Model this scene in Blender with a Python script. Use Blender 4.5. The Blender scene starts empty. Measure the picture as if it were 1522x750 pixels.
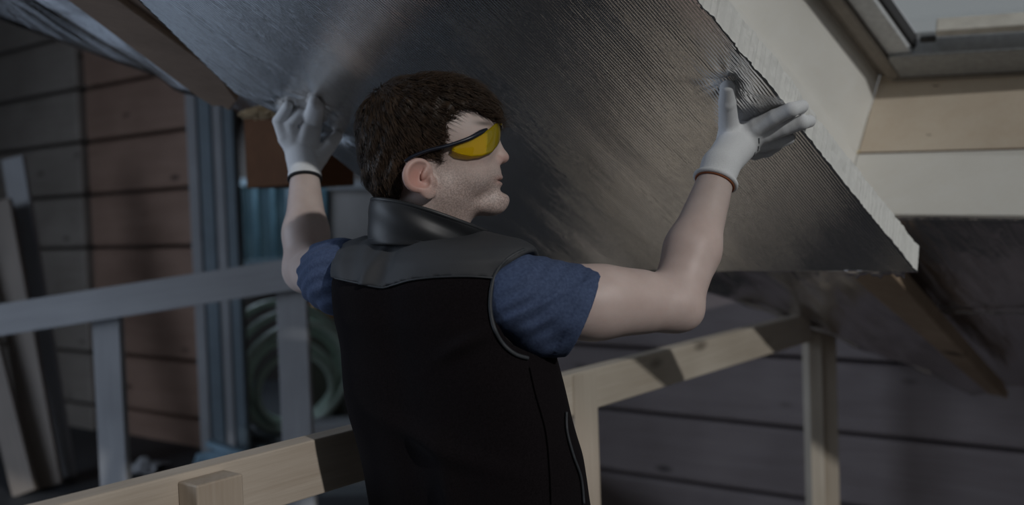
import bpy, bmesh, math, random
import numpy as np
from mathutils import Vector, Matrix

random.seed(7)
rng = np.random.default_rng(7)
scene = bpy.context.scene
COL = scene.collection

# ------------------------------------------------------------------ camera
IMG_W, IMG_H, F = 1522.0, 750.0, 1480.0
CAM = np.array([0.0, 0.0, 1.50])
PITCH, ROLL = math.radians(-2.1), math.radians(2.0)
_f = np.array([0, math.cos(PITCH), math.sin(PITCH)])
_u0 = np.array([0, -math.sin(PITCH), math.cos(PITCH)])
_r0 = np.array([1.0, 0, 0])
CR = _r0 * math.cos(ROLL) - _u0 * math.sin(ROLL)
CU = _u0 * math.cos(ROLL) + _r0 * math.sin(ROLL)
CF = _f
cam_data = bpy.data.cameras.new('camera')
cam = bpy.data.objects.new('camera', cam_data)
COL.objects.link(cam)
cam.matrix_world = Matrix(((CR[0], CU[0], -CF[0], CAM[0]), (CR[1], CU[1], -CF[1], CAM[1]),
                           (CR[2], CU[2], -CF[2], CAM[2]), (0, 0, 0, 1)))
cam_data.sensor_width = 36.0
cam_data.lens = 36.0 * F / IMG_W
cam_data.clip_start = 0.05
cam_data.dof.use_dof = True
cam_data.dof.focus_distance = 1.62
cam_data.dof.aperture_fstop = 2.1
scene.camera = cam

# ------------------------------------------------------------------ world, sun, lights, exposure
world = bpy.data.worlds.new('sky')
scene.world = world
world.use_nodes = True
bg = world.node_tree.nodes['Background']
bg.inputs[0].default_value = (0.90, 0.95, 1.0, 1)
bg.inputs[1].default_value = 0.225
SUN_FROM = Vector((0.50, -0.735, 0.45)).normalized()
sd = bpy.data.lights.new('sun', 'SUN')
sd.energy = 1.1
sd.angle = math.radians(1.2)
sd.color = (1.0, 0.97, 0.95)
sun = bpy.data.objects.new('sun', sd)
COL.objects.link(sun)
sun.rotation_euler = SUN_FROM.to_track_quat('Z', 'Y').to_euler()
sun.location = (3, -2, 5)
# daylight entering by the big unglazed opening in the left wall
wd = bpy.data.lights.new('window_daylight', 'AREA')
wd.shape = 'RECTANGLE'; wd.size = 2.2; wd.size_y = 1.6
wd.energy = 46.0
wd.color = (0.70, 0.82, 1.0)
wl = bpy.data.objects.new('window_daylight', wd)
COL.objects.link(wl)
wl.location = (-3.95, 1.5, 2.0)
wl.rotation_euler = Vector((-1, -0.12, 0.75)).to_track_quat('Z', 'Y').to_euler()
fd = bpy.data.lights.new('far_room_fill', 'AREA')  # fill lamp added behind the left log wall to brighten the far room
fd.shape = 'RECTANGLE'; fd.size = 0.5; fd.size_y = 0.9; fd.energy = 13.0; fd.color = (0.66, 0.82, 1.0)
fl_ = bpy.data.objects.new('far_room_fill', fd); COL.objects.link(fl_)
fl_.location = (-2.0, 6.35, 2.2); fl_.rotation_euler = Vector((-1, 0.3, 0.35)).to_track_quat('Z', 'Y').to_euler()
scene.view_settings.view_transform = 'Standard'
scene.view_settings.look = 'None'
scene.view_settings.gamma = 1.0
scene.view_settings.use_curve_mapping = False
scene.view_settings.exposure = 0.0

# ------------------------------------------------------------------ geometry helpers
def ray(px, py):
    return (px - IMG_W / 2) / F * CR + (IMG_H / 2 - py) / F * CU + CF
def W(px, py, d):
    return CAM + ray(px, py) * d
N_RAW = 0.2187 * CR + 0.806 * CU + 0.3613 * CF          # normal shared by roof slope and held board
N_LEN = float(np.linalg.norm(N_RAW))
N_UP = N_RAW / N_LEN
def depth_on(px, py, k):
    return k / float(N_RAW @ ray(px, py))
def Pp(px, py, k):
    return W(px, py, depth_on(px, py, k))
K_BOARD, K_RAFT, K_ROOF = 0.92, 1.10, 1.28
THICK = 0.42
K_WIN = K_ROOF + THICK * N_LEN
E2 = Pp(1365, 404, K_BOARD) - Pp(1040, 0, K_BOARD)
E2 = E2 / np.linalg.norm(E2)                              # down the slope, along the rafters
E1 = np.cross(N_UP, np.array([0, 0, 1.0])); E1 /= np.linalg.norm(E1)
if E1[0] < 0: E1 = -E1                                    # level, to the right
def nrm(v):
    v = np.asarray(v, float); return v / np.linalg.norm(v)

def tag(o, label=None, cat=None, group=None, kind=None):
    if label: o['label'] = label
    if cat: o['category'] = cat
    if group: o['group'] = group
    if kind: o['kind'] = kind
    return o
def link(o, parent=None, mat=None):
    COL.objects.link(o)
    if mat is not None:
        for m in (mat if isinstance(mat, (list, tuple)) else [mat]):
            o.data.materials.append(m)
    if parent is not None:
        o.parent = parent
        b = parent.get('_base')
        if b is not None:
            o.matrix_parent_inverse = Matrix.Translation(Vector(b)).inverted()
    return o
def thing(name, base, label, cat, group=None, kind=None):
    e = bpy.data.objects.new(name, None)
    e.location = Vector(base); e['_base'] = [float(x) for x in base]
    e.empty_display_size = 0.1
    COL.objects.link(e)
    return tag(e, label, cat, group, kind)
def mesh_obj(name, verts, faces, mat=None, parent=None, smooth=False):
    me = bpy.data.meshes.new(name)
    me.from_pydata([tuple(map(float, v)) for v in verts], [], [tuple(map(int, f)) for f in faces])
    me.update()
    if smooth:
        me.polygons.foreach_set('use_smooth', [True] * len(me.polygons))
    return link(bpy.data.objects.new(name, me), parent, mat)
def add_bevel(o, w=0.003, seg=2):
    m = o.modifiers.new('bevel', 'BEVEL'); m.width = w; m.segments = seg; m.limit_method = 'ANGLE'
    return o
BOX_F = [(0, 3, 2, 1), (4, 5, 6, 7), (0, 1, 5, 4), (1, 2, 6, 5), (2, 3, 7, 6), (3, 0, 4, 7)]
def frame_box(name, center, ax, ay, az, size, mat, parent=None, bevel=0.003):
    """box whose local x/y/z follow ax/ay/az; wood grain runs along local x"""
    sx, sy, sz = [s / 2 for s in size]
    v = [(-sx, -sy, -sz), (sx, -sy, -sz), (sx, sy, -sz), (-sx, sy, -sz), (-sx, -sy, sz), (sx, -sy, sz), (sx, sy, sz), (-sx, sy, sz)]
    o = mesh_obj(name, v, BOX_F, mat, parent)
    ax, ay, az = map(nrm, (ax, ay, az))
    o.matrix_basis = Matrix(((ax[0], ay[0], az[0], center[0]), (ax[1], ay[1], az[1], center[1]), (ax[2], ay[2], az[2], center[2]), (0, 0, 0, 1)))
    if bevel: add_bevel(o, bevel)
    return o
def beam(name, p0, p1, side, w, t, mat, parent=None, bevel=0.003):
    """board from p0 to p1 (centre line); w across, t along 'side'"""
    p0, p1 = np.asarray(p0, float), np.asarray(p1, float)
    ax = nrm(p1 - p0); az = nrm(np.asarray(side, float) - ax * float(np.dot(side, ax))); ay = np.cross(az, ax)
    return frame_box(name, (p0 + p1) / 2, ax, ay, az, (np.linalg.norm(p1 - p0), w, t), mat, parent, bevel)
def slab(name, pts, off, mat, parent=None, bevel=0.0):
    """convex polygon pts extruded by vector off"""
    n = len(pts); pts = [np.asarray(p, float) for p in pts]
    c = sum(pts) / n
    v = [p - c for p in pts] + [p + off - c for p in pts]
    f = [tuple(range(n))[::-1], tuple(range(n, 2 * n))] + [(i, (i + 1) % n, n + (i + 1) % n, n + i) for i in range(n)]
    o = mesh_obj(name, v, f, mat, parent)
    bm = bmesh.new(); bm.from_mesh(o.data); bmesh.ops.recalc_face_normals(bm, faces=bm.faces); bm.to_mesh(o.data); bm.free()
    o.matrix_basis = Matrix.Translation(Vector(c))
    if bevel: add_bevel(o, bevel)
    return o
def tube_arrays(path, radii, n=8, closed=False):
    path = [np.asarray(p, float) for p in path]; m = len(path)
    if np.isscalar(radii): radii = [radii] * m
    V, Fc = [], []
    up = None
    for i in range(m):
        a = path[(i - 1) % m] if (closed or i > 0) else path[i]
        b = path[(i + 1) % m] if (closed or i < m - 1) else path[i]
        t = nrm(b - a + 1e-12)
        if up is None:
            up = np.array([0, 0, 1.0]) if abs(t[2]) < 0.9 else np.array([1.0, 0, 0])
        s = nrm(np.cross(t, up)); up = np.cross(s, t)
        for j in range(n):
            q = 2 * math.pi * j / n
            V.append(path[i] + radii[i] * (math.cos(q) * s + math.sin(q) * up))
    for i in range(m if closed else m - 1):
        for j in range(n):
            a = i * n + j; b = i * n + (j + 1) % n; k = (i + 1) % m
            Fc.append((a, b, k * n + (j + 1) % n, k * n + j))
    if not closed:
        Fc.append(tuple(range(n))[::-1]); Fc.append(tuple((m - 1) * n + j for j in range(n)))
    return V, Fc
def tube(name, path, radii, mat, parent=None, n=8, closed=False):
    V, Fc = tube_arrays(path, radii, n, closed)
    return mesh_obj(name, V, Fc, mat, parent, True)
def catmull(pts, n=6):
    pts = [np.asarray(p, float) for p in pts]; out = []
    for i in range(len(pts) - 1):
        p0 = pts[max(i - 1, 0)]; p1 = pts[i]; p2 = pts[i + 1]; p3 = pts[min(i + 2, len(pts) - 1)]
        for j in range(n):
            t = j / n
            out.append(0.5 * (2 * p1 + (p2 - p0) * t + (2 * p0 - 5 * p1 + 4 * p2 - p3) * t * t + (3 * p1 - p0 - 3 * p2 + p3) * t ** 3))
    out.append(pts[-1]); return out
_WV = [(rng.normal(size=3), rng.uniform(0, 6.28)) for _ in range(24)]
def wob(P, freq, n=10, start=0):
    P = np.asarray(P, float); s = 0
    for d, ph in _WV[start:start + n]:
        s = s + np.sin(P @ (d * freq) + ph)
    return s / math.sqrt(n)

# ------------------------------------------------------------------ materials
def base_mat(name):
    m = bpy.data.materials.new(name); m.use_nodes = True
    nt = m.node_tree; b = nt.nodes['Principled BSDF']
    return m, nt, b
def nd(nt, typ, **kw):
    n = nt.nodes.new(typ)
    for k, v in kw.items(): setattr(n, k, v)
    return n
def obj_coord(nt, scale=(1, 1, 1), rot=(0, 0, 0), rand=True, out='Object'):
    tc = nd(nt, 'ShaderNodeTexCoord'); mp = nd(nt, 'ShaderNodeMapping')
    mp.inputs['Scale'].default_value = scale; mp.inputs['Rotation'].default_value = rot
    nt.links.new(tc.outputs[out], mp.inputs[0])
    if rand:
        oi = nd(nt, 'ShaderNodeObjectInfo'); mu = nd(nt, 'ShaderNodeMath', operation='MULTIPLY'); mu.inputs[1].default_value = 37.0
        nt.links.new(oi.outputs['Random'], mu.inputs[0]); nt.links.new(mu.outputs[0], mp.inputs['Location'])
    return mp.outputs[0]
def noise(nt, vec, scale, detail=4, rough=0.55, dist=0.0):
    n = nd(nt, 'ShaderNodeTexNoise'); n.inputs['Scale'].default_value = scale; n.inputs['Detail'].default_value = detail
    n.inputs['Roughness'].default_value = rough; n.inputs['Distortion'].default_value = dist
    nt.links.new(vec, n.inputs['Vector']); return n.outputs['Fac']
def ramp(nt, fac, stops):
    r = nd(nt, 'ShaderNodeValToRGB'); e = r.color_ramp.elements
    while len(e) < len(stops): e.new(0.5)
    for el, (p, c) in zip(e, stops):
        el.position = p; el.color = (*c, 1) if len(c) == 3 else c
    nt.links.new(fac, r.inputs[0]); return r.outputs[0]
def mix(nt, fac, a, b, mode='MIX'):
    n = nd(nt, 'ShaderNodeMix', data_type='RGBA', blend_type=mode)
    for s, v in ((0, fac), (6, a), (7, b)):
        if isinstance(v, (int, float)): n.inputs[s].default_value = v
        elif isinstance(v, tuple): n.inputs[s].default_value = (*v, 1)
        else: nt.links.new(v, n.inputs[s])
    return n.outputs[2]
def bump(nt, b, h, strength=0.3, dist=0.002, prev=None):
    n = nd(nt, 'ShaderNodeBump'); n.inputs['Strength'].default_value = strength; n.inputs['Distance'].default_value = dist
    nt.links.new(h, n.inputs['Height'])
    if prev is not None: nt.links.new(prev, n.inputs['Normal'])
    nt.links.new(n.outputs[0], b.inputs['Normal']); return n.outputs[0]

def wood(name, dark, light, rough=0.62, knots=True, grain=26.0):
    m, nt, b = base_mat(name)
    v = obj_coord(nt, (1.1, 13.0, 13.0))
    n1 = noise(nt, v, 1.6, 6, 0.6, 0.6)
    v2 = obj_coord(nt, (0.9, grain, grain))
    n2 = noise(nt, v2, 6.0, 3, 0.6)
    c = ramp(nt, n1, [(0.28, dark), (0.52, tuple((a + d) / 2 for a, d in zip(dark, light))), (0.74, light)])
    c = mix(nt, 0.35, c, ramp(nt, n2, [(0.35, dark), (0.65, light)]))
    v3 = obj_coord(nt, (1, 1, 1)); n3 = noise(nt, v3, 3.0, 2)
    c = mix(nt, 0.35, c, ramp(nt, n3, [(0.3, tuple(x * 0.7 for x in dark)), (0.7, light)]), 'MIX')
    if knots:
        vk = obj_coord(nt, (2.6, 7.0, 7.0))
        vo = nd(nt, 'ShaderNodeTexVoronoi'); vo.inputs['Scale'].default_value = 1.0
        nt.links.new(vk, vo.inputs['Vector'])
        kf = ramp(nt, vo.outputs['Distance'], [(0.05, (1, 1, 1)), (0.15, (0, 0, 0))])
        c = mix(nt, kf, c, tuple(x * 0.35 for x in dark))
    nt.links.new(c, b.inputs['Base Color'])
    b.inputs['Roughness'].default_value = rough
    bump(nt, b, n2, 0.35, 0.0015)
    return m
M_PINE = wood('pale_pine', (0.44, 0.365, 0.285), (0.66, 0.59, 0.50))
M_PINE_L = wood('pale_spruce', (0.38, 0.30, 0.225), (0.54, 0.47, 0.385))
M_BOUNCE = wood('bounce_spruce', (0.72, 0.62, 0.50), (0.86, 0.77, 0.66))
M_RAFT = wood('rafter_pine', (0.19, 0.125, 0.085), (0.32, 0.22, 0.155))
M_PINE_D = wood('brown_pine', (0.30, 0.205, 0.135), (0.46, 0.34, 0.24))
M_LINING = wood('lining_pine', (0.74, 0.60, 0.46), (0.84, 0.74, 0.61), knots=False)
M_LINING_W = wood('lining_white_pine', (0.80, 0.76, 0.69), (0.86, 0.84, 0.80), knots=False)
M_LOG = wood('log_brown', (0.25, 0.155, 0.115), (0.40, 0.265, 0.205))
M_LOG_G = wood('log_grey', (0.25, 0.215, 0.185), (0.38, 0.335, 0.295))
M_LOG_P = wood('log_plum', (0.23, 0.188, 0.190), (0.37, 0.318, 0.318))
M_OLD = wood('weathered_board', (0.16, 0.13, 0.11), (0.30, 0.25, 0.21))
M_GREYWOOD = wood('greyed_board', (0.27, 0.27, 0.28), (0.40, 0.40, 0.415))
M_PURLIN = wood('purlin_brown', (0.085, 0.036, 0.015), (0.14, 0.062, 0.028), knots=False)
M_PURLIN.node_tree.nodes['Principled BSDF'].inputs['Specular IOR Level'].default_value = 0.1
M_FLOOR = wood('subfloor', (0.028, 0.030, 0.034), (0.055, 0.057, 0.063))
def plain(name, col, rough=0.6, metallic=0.0, var=0.12, vs=30.0, bs=0.2, bd=0.001):
    m, nt, b = base_mat(name)
    v = obj_coord(nt); n = noise(nt, v, vs, 5)
    c = ramp(nt, n, [(0.3, tuple(x * (1 - var) for x in col)), (0.7, tuple(min(1, x * (1 + var)) for x in col))])
    nt.links.new(c, b.inputs['Base Color'])
    b.inputs['Roughness'].default_value = rough; b.inputs['Metallic'].default_value = metallic
    if bs: bump(nt, b, n, bs, bd)
    return m
def foil_mat(name, col, rough, ridges=True, wr=1.0):
    m, nt, b = base_mat(name)
    v = obj_coord(nt, rand=False)
    n0 = noise(nt, v, 3.0, 3)
    c = ramp(nt, n0, [(0.3, tuple(x * 0.88 for x in col)), (0.7, col)])
    nt.links.new(c, b.inputs['Base Color'])
    b.inputs['Metallic'].default_value = 1.0
    b.inputs['Roughness'].default_value = rough
    prev = None
    vw = obj_coord(nt, (1.2, 7, 7), rand=False)
    nw = noise(nt, vw, 3.2, 5, 0.6, 0.8)
    prev = bump(nt, b, nw, 0.30 * wr, 0.012)
    if ridges:
        for axis, sc, st in (('Y', 56.0, 0.24), ('X', 100.0, 0.08)):
            wv = nd(nt, 'ShaderNodeTexWave', wave_type='BANDS', bands_direction=axis)
            wv.inputs['Scale'].default_value = sc; wv.inputs['Distortion'].default_value = 1.2
            wv.inputs['Detail'].default_value = 2.0; wv.inputs['Detail Scale'].default_value = 0.6
            nt.links.new(v, wv.inputs['Vector'])
            prev = bump(nt, b, wv.outputs['Fac'], st, 0.0022, prev)
    return m
M_FOIL = foil_mat('board_foil', (0.84, 0.82, 0.80), 0.17, wr=0.5)
M_FOIL2 = foil_mat('ceiling_foil', (0.72, 0.69, 0.68), 0.20, ridges=False, wr=1.8)
M_FOAM = plain('foam_core', (0.80, 0.785, 0.75), 0.9, var=0.03, vs=160, bs=0.25, bd=0.001)
M_WOOL = plain('glass_wool', (0.60, 0.45, 0.27), 0.95, var=0.35, vs=120, bs=0.8, bd=0.006)
M_METAL = plain('grey_metal', (0.34, 0.35, 0.36), 0.45, 0.55, vs=60)
M_METAL_L = plain('light_grey_metal', (0.66, 0.67, 0.68), 0.45, 0.1, vs=60)
M_METAL_B = plain('grey_brown_metal', (0.25, 0.22, 0.19), 0.5, 0.3, vs=60)
M_GASKET = plain('black_gasket', (0.02, 0.02, 0.02), 0.6)
M_SASH = plain('sash_white', (0.70, 0.66, 0.60), 0.5)
M_PLASTER = plain('pale_board', (0.30, 0.27, 0.26), 0.8, vs=6)
M_TEAL = plain('teal_sheet', (0.07, 0.13, 0.16), 0.4, vs=4, var=0.4)
M_STEELBLUE = plain('blue_grey_strip', (0.15, 0.19, 0.22), 0.5, vs=8)
M_HOSE = plain('pale_green_hose', (0.50, 0.60, 0.51), 0.45)
M_ORANGE = plain('orange_plastic', (0.50, 0.20, 0.05), 0.5)
M_FILM = plain('blue_film', (0.25, 0.38, 0.48), 0.3, vs=8, var=0.3)
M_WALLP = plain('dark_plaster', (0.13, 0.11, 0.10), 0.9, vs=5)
M_GLASSWIN = plain('dark_window_glass', (0.02, 0.045, 0.06), 0.08, bs=0)
def blue_pane_mat():
    m, nt, b = base_mat('far_window_pane')
    n = noise(nt, obj_coord(nt), 7, 3)
    nt.links.new(ramp(nt, n, [(.35, (.010, .022, .030)), (.7, (.022, .042, .055))]), b.inputs['Emission Color'])
    b.inputs['Emission Strength'].default_value = 0.7
    b.inputs['Base Color'].default_value = (.02, .03, .04, 1); b.inputs['Roughness'].default_value = .1
    return m
M_GLASSWIN = blue_pane_mat()
def pane_mat():
    m, nt, b = base_mat('skylight_glass')
    tr = nd(nt, 'ShaderNodeBsdfTransparent'); tr.inputs[0].default_value = (0.94, 0.96, 0.96, 1)
    gl = nd(nt, 'ShaderNodeBsdfGlossy'); gl.inputs['Roughness'].default_value = 0.03
    mx = nd(nt, 'ShaderNodeMixShader'); mx.inputs[0].default_value = 0.05
    nt.links.new(tr.outputs[0], mx.inputs[1]); nt.links.new(gl.outputs[0], mx.inputs[2])
    nt.links.new(mx.outputs[0], nt.nodes['Material Output'].inputs[0])
    return m
M_PANE = pane_mat()
def lens_mat():
    m, nt, b = base_mat('yellow_lens')
    tr = nd(nt, 'ShaderNodeBsdfTransparent'); tr.inputs[0].default_value = (1.0, 0.86, 0.10, 1)
    df = nd(nt, 'ShaderNodeBsdfTranslucent'); df.inputs[0].default_value = (1.0, 0.78, 0.03, 1)
    d2 = nd(nt, 'ShaderNodeBsdfDiffuse'); d2.inputs[0].default_value = (1.0, 0.78, 0.03, 1)
    ad = nd(nt, 'ShaderNodeMixShader'); ad.inputs[0].default_value = 0.6
    nt.links.new(df.outputs[0], ad.inputs[1]); nt.links.new(d2.outputs[0], ad.inputs[2])
    m1 = nd(nt, 'ShaderNodeMixShader'); m1.inputs[0].default_value = 0.42
    nt.links.new(tr.outputs[0], m1.inputs[1]); nt.links.new(ad.outputs[0], m1.inputs[2])
    gl = nd(nt, 'ShaderNodeBsdfGlossy'); gl.inputs['Roughness'].default_value = 0.06
    fr = nd(nt, 'ShaderNodeFresnel'); fr.inputs[0].default_value = 1.5
    m2 = nd(nt, 'ShaderNodeMixShader')
    nt.links.new(fr.outputs[0], m2.inputs[0]); nt.links.new(m1.outputs[0], m2.inputs[1]); nt.links.new(gl.outputs[0], m2.inputs[2])
    nt.links.new(m2.outputs[0], nt.nodes['Material Output'].inputs[0])
    return m
M_LENS = lens_mat()
M_TEMPLE = plain('navy_temple', (0.012, 0.016, 0.028), 0.35, bs=0)
M_GLOVE = plain('white_knit', (0.80, 0.80, 0.81), 0.9, var=0.06, vs=500, bs=0.25, bd=0.0006)
M_BAND_D = plain('black_band', (0.015, 0.015, 0.018), 0.8)
M_BAND_O = plain('rust_band', (0.36, 0.12, 0.05), 0.8)
M_FLEECE = plain('black_fleece', (0.0085, 0.0068, 0.0078), 1.0, var=0.3, vs=420, bs=0.3, bd=0.001)
_fb = M_FLEECE.node_tree.nodes['Principled BSDF']; _fb.inputs['Sheen Weight'].default_value = 0.03; _fb.inputs['Sheen Roughness'].default_value = 0.4
M_FLEECE.node_tree.nodes['Principled BSDF'].inputs['Specular IOR Level'].default_value = 0.08
M_NYLON = plain('charcoal_nylon', (0.040, 0.043, 0.048), 0.72, var=0.1, vs=14, bs=0.12, bd=0.004)
M_COLLAR = plain('dark_collar_nylon', (0.022, 0.024, 0.027), 0.5, var=0.1, vs=14, bs=0.15, bd=0.004)
M_PIPING = plain('charcoal_piping', (0.035, 0.040, 0.046), 0.6)
M_TROUSER = plain('dark_trouser', (0.014, 0.015, 0.020), 0.9, vs=200)
M_BOOT = plain('brown_boot', (0.06, 0.04, 0.03), 0.7)
def shirt_mat():
    m, nt, b = base_mat('blue_jersey')
    v = obj_coord(nt, rand=False); n = noise(nt, v, 230, 3)
    n2 = noise(nt, obj_coord(nt, rand=False), 14, 3)
    c = ramp(nt, n, [(0.3, (0.040, 0.062, 0.130)), (0.7, (0.070, 0.105, 0.20))])
    nt.links.new(c, b.inputs['Base Color']); b.inputs['Roughness'].default_value = 0.9
    p = bump(nt, b, n, 0.3, 0.0008); bump(nt, b, n2, 0.25, 0.006, p)
    return m
M_SHIRT = shirt_mat()
def skin_mat():
    m, nt, b = base_mat('skin')
    v = obj_coord(nt, rand=False)
    n = noise(nt, v, 24, 5); n2 = noise(nt, v, 420, 2)
    at = nd(nt, 'ShaderNodeAttribute', attribute_name='tone')
    sp = nd(nt, 'ShaderNodeSeparateColor'); nt.links.new(at.outputs['Color'], sp.inputs[0])
    c = ramp(nt, n, [(0.3, (0.58, 0.455, 0.41)), (0.7, (0.66, 0.535, 0.49))])
    st = ramp(nt, n2, [(0.42, (1, 1, 1)), (0.58, (0, 0, 0))])
    ms = nd(nt, 'ShaderNodeMath', operation='MULTIPLY'); nt.links.new(st, ms.inputs[0]); nt.links.new(sp.outputs[1], ms.inputs[1])
    c = mix(nt, sp.outputs[0], c, (0.50, 0.20, 0.15))
    ms2 = nd(nt, 'ShaderNodeMath', operation='MULTIPLY'); ms2.inputs[1].default_value = 0.35; nt.links.new(sp.outputs[1], ms2.inputs[0])
    c = mix(nt, ms2.outputs[0], c, (0.13, 0.085, 0.06))
    c = mix(nt, ms.outputs[0], c, (0.07, 0.045, 0.035))
    c = mix(nt, sp.outputs[2], c, (0.05, 0.035, 0.025))
    nt.links.new(c, b.inputs['Base Color'])
    b.inputs['Roughness'].default_value = 0.5
    b.inputs['Subsurface Weight'].default_value = 0.12
    b.inputs['Subsurface Radius'].default_value = (0.012, 0.005, 0.003)
    b.inputs['Subsurface Scale'].default_value = 0.5
    bump(nt, b, n2, 0.12, 0.0006)
    return m
M_SKIN = skin_mat()
def hair_mat():
    m, nt, b = base_mat('dark_brown_hair')
    n = noise(nt, obj_coord(nt, rand=False), 60, 4)
    c = ramp(nt, n, [(0.3, (0.024, 0.015, 0.010)), (0.75, (0.078, 0.049, 0.031))])
    nt.links.new(c, b.inputs['Base Color']); b.inputs['Roughness'].default_value = 0.5; b.inputs['Specular IOR Level'].default_value = 0.25
    return m
M_HAIR = hair_mat()

# ================================================================== THE SETTING
UPZ = np.array([0, 0, 1.0])
def Lpt(x, k=K_ROOF):                # far lower edge of the foil-clad slope
    return Pp(x, 28 + 0.376 * x, k)
# --- floor
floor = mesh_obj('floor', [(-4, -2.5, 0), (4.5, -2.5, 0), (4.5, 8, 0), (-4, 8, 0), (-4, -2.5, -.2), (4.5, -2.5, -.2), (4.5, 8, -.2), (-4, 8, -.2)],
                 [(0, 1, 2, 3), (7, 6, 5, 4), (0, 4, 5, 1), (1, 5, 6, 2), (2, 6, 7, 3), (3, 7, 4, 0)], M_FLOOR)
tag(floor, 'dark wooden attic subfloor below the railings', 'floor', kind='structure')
# --- log walls
WDIR = nrm([-0.80, 0.60, 0])          # both log walls run this way, away to the left
WNRM = nrm([-0.60, -0.80, 0])         # facing the camera
LOG = 0.285
def roof_z(x, y):                     # underside of the slope above (x, y)
    return CAM[2] + (K_ROOF - N_RAW[0] * x - N_RAW[1] * y) / N_RAW[2]
wr0 = W(1330, 560, 3.75); wr0[2] = 0
wall_right = thing('wall_right', wr0, 'dark log wall behind the pale guard rail under the slope', 'wall', kind='structure')
off_r = None
zj = W(1050, 625, 4.2)[2]             # a joint seen in the photograph
z0 = zj - LOG * math.floor(zj / LOG) - LOG
for i in range(12):
    zb, zt = z0 + i * LOG, z0 + (i + 1) * LOG
    zb = max(zb, 0.0)
    if zt < 0.02: continue
    t0, t1 = -2.6, 3.0
    while t0 < t1 and roof_z(*(wr0 + WDIR * t0)[:2]) + 0.30 < zt: t0 += 0.02
    if t1 - t0 < 0.1: continue
    c = wr0 + WDIR * (t0 + t1) / 2 - WNRM * 0.06; c[2] = (zb + zt) / 2
    frame_box('log', c, WDIR, WNRM, UPZ, (t1 - t0, 0.12, zt - zb - 0.012), M_LOG_P, wall_right, 0.016)
bk = wr0 + WDIR * 0.9 - WNRM * 0.15; 
pts = []
for t in (-2.6, 3.0):
    p = wr0 + WDIR * t - WNRM * 0.125; pts.append(p)
a, b_ = pts
za = roof_z(*a[:2]) + 0.28; zb_ = min(roof_z(*b_[:2]) + 0.28, 3.4)
slab('backing', [a + UPZ * 0, b_ + UPZ * 0, b_ + UPZ * zb_, a + UPZ * max(za, .3)], -WNRM * 0.05, M_WALLP, wall_right)

wl0 = W(318, 400, 4.75); wl0[2] = 0
wall_left = thing('wall_left', wl0, 'brown log wall at the far left behind the grey railing', 'wall', kind='structure')
zj = W(290, 277, 4.75)[2]
z0 = zj - LOG * math.floor(zj / LOG) - LOG
for i in range(13):
    zb, zt = max(z0 + i * LOG, 0), z0 + (i + 1) * LOG
    if zt < 0.05: continue
    for (t0, t1, mt, pr) in ((0.0, 1.06, M_LOG, 0.0), (1.07, 2.9, M_LOG_G, 0.035)):
        c = wl0 + WDIR * (t0 + t1) / 2 - WNRM * (0.06 - pr); c[2] = (zb + zt) / 2
        frame_box('log', c, WDIR, WNRM, UPZ, (t1 - t0, 0.12, zt - zb - 0.014), mt, wall_left, 0.018)
slab('backing', [wl0 - WNRM * .125, wl0 + WDIR * 2.9 - WNRM * .125, wl0 + WDIR * 2.9 - WNRM * .125 + UPZ * 4.4, wl0 - WNRM * .125 + UPZ * 4.4], -WNRM * .05, M_WALLP, wall_left)
# corner trim boards at the end of the left log wall (four standing strips)
for i, (px0, px1, mt) in enumerate(((281, 296, M_GREYWOOD), (299, 317, M_STEELBLUE), (320, 333, M_GREYWOOD), (336, 350, M_STEELBLUE))):
    d = 4.60 - 0.05 * i
    p = W((px0 + px1) / 2 + 8, 400, d); p[2] = 0
    wdt = (px1 - px0) * d / F
    o = frame_box('trim_%d' % (i + 1), p + UPZ * 1.6, UPZ, [1, 0, 0], [0, 1, 0], (3.2, wdt, 0.05), mt, None, 0.004)
    tag(o, ['pale corner board closing the end of the brown log wall', 'blue-grey strip standing right of the pale corner board',
            'narrow pale upright between two blue-grey strips by the far window', 'blue-grey strip nearest the far dark window'][i], 'trim', kind='structure')
# far wall beyond the opening, with its window and a pale panel
fy = 6.9
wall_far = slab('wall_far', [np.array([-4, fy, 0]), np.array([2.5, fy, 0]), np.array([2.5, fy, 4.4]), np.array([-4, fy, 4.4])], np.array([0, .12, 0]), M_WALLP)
tag(wall_far, 'dark far wall seen beyond the raised left arm', 'wall', kind='structure')
win2 = thing('window_2', W(390, 385, fy - .1), 'dark bluish far window behind the raised left forearm', 'window', kind='structure')
wp = [W(354, 272, fy - .10), W(432, 266, fy - .10), W(436, 388, fy - .10), W(360, 392, fy - .10)]
slab('pane', wp, np.array([0, .02, 0]), M_GLASSWIN, win2)
for k in (0.33, 0.66):
    beam('mullion', wp[0] * (1 - k) + wp[1] * k - [0, .015, 0], wp[3] * (1 - k) + wp[2] * k - [0, .015, 0], [0, 1, 0], 0.03, 0.02, M_TEAL, win2)
for a, b_ in ((0, 1), (1, 2), (2, 3), (3, 0)):
    beam('window_frame', wp[a] - [0, .02, 0], wp[b_] - [0, .02, 0], [0, 1, 0], 0.05, 0.04, M_STEELBLUE, win2)
pn = thing('door_1', W(525, 400, fy - .2), 'pale grey panel standing between the window and the head', 'door', kind='structure')
slab('panel', [W(484, 280, fy - .2), W(640, 280, fy - .2), W(640, 372, fy - .2), W(484, 372, fy - .2)], np.array([0, .04, 0]), M_PLASTER, pn, 0.004)
slab('rail', [W(484, 268, fy - .22), W(640, 268, fy - .22), W(640, 281, fy - .22), W(484, 281, fy - .22)], np.array([0, .06, 0]), M_GREYWOOD, pn, 0.004)
slab('stile', [W(474, 262, fy - .22), W(486, 262, fy - .22), W(486, 400, fy - .22), W(474, 400, fy - .22)], np.array([0, .06, 0]), M_TEAL, pn, 0.004)
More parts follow.
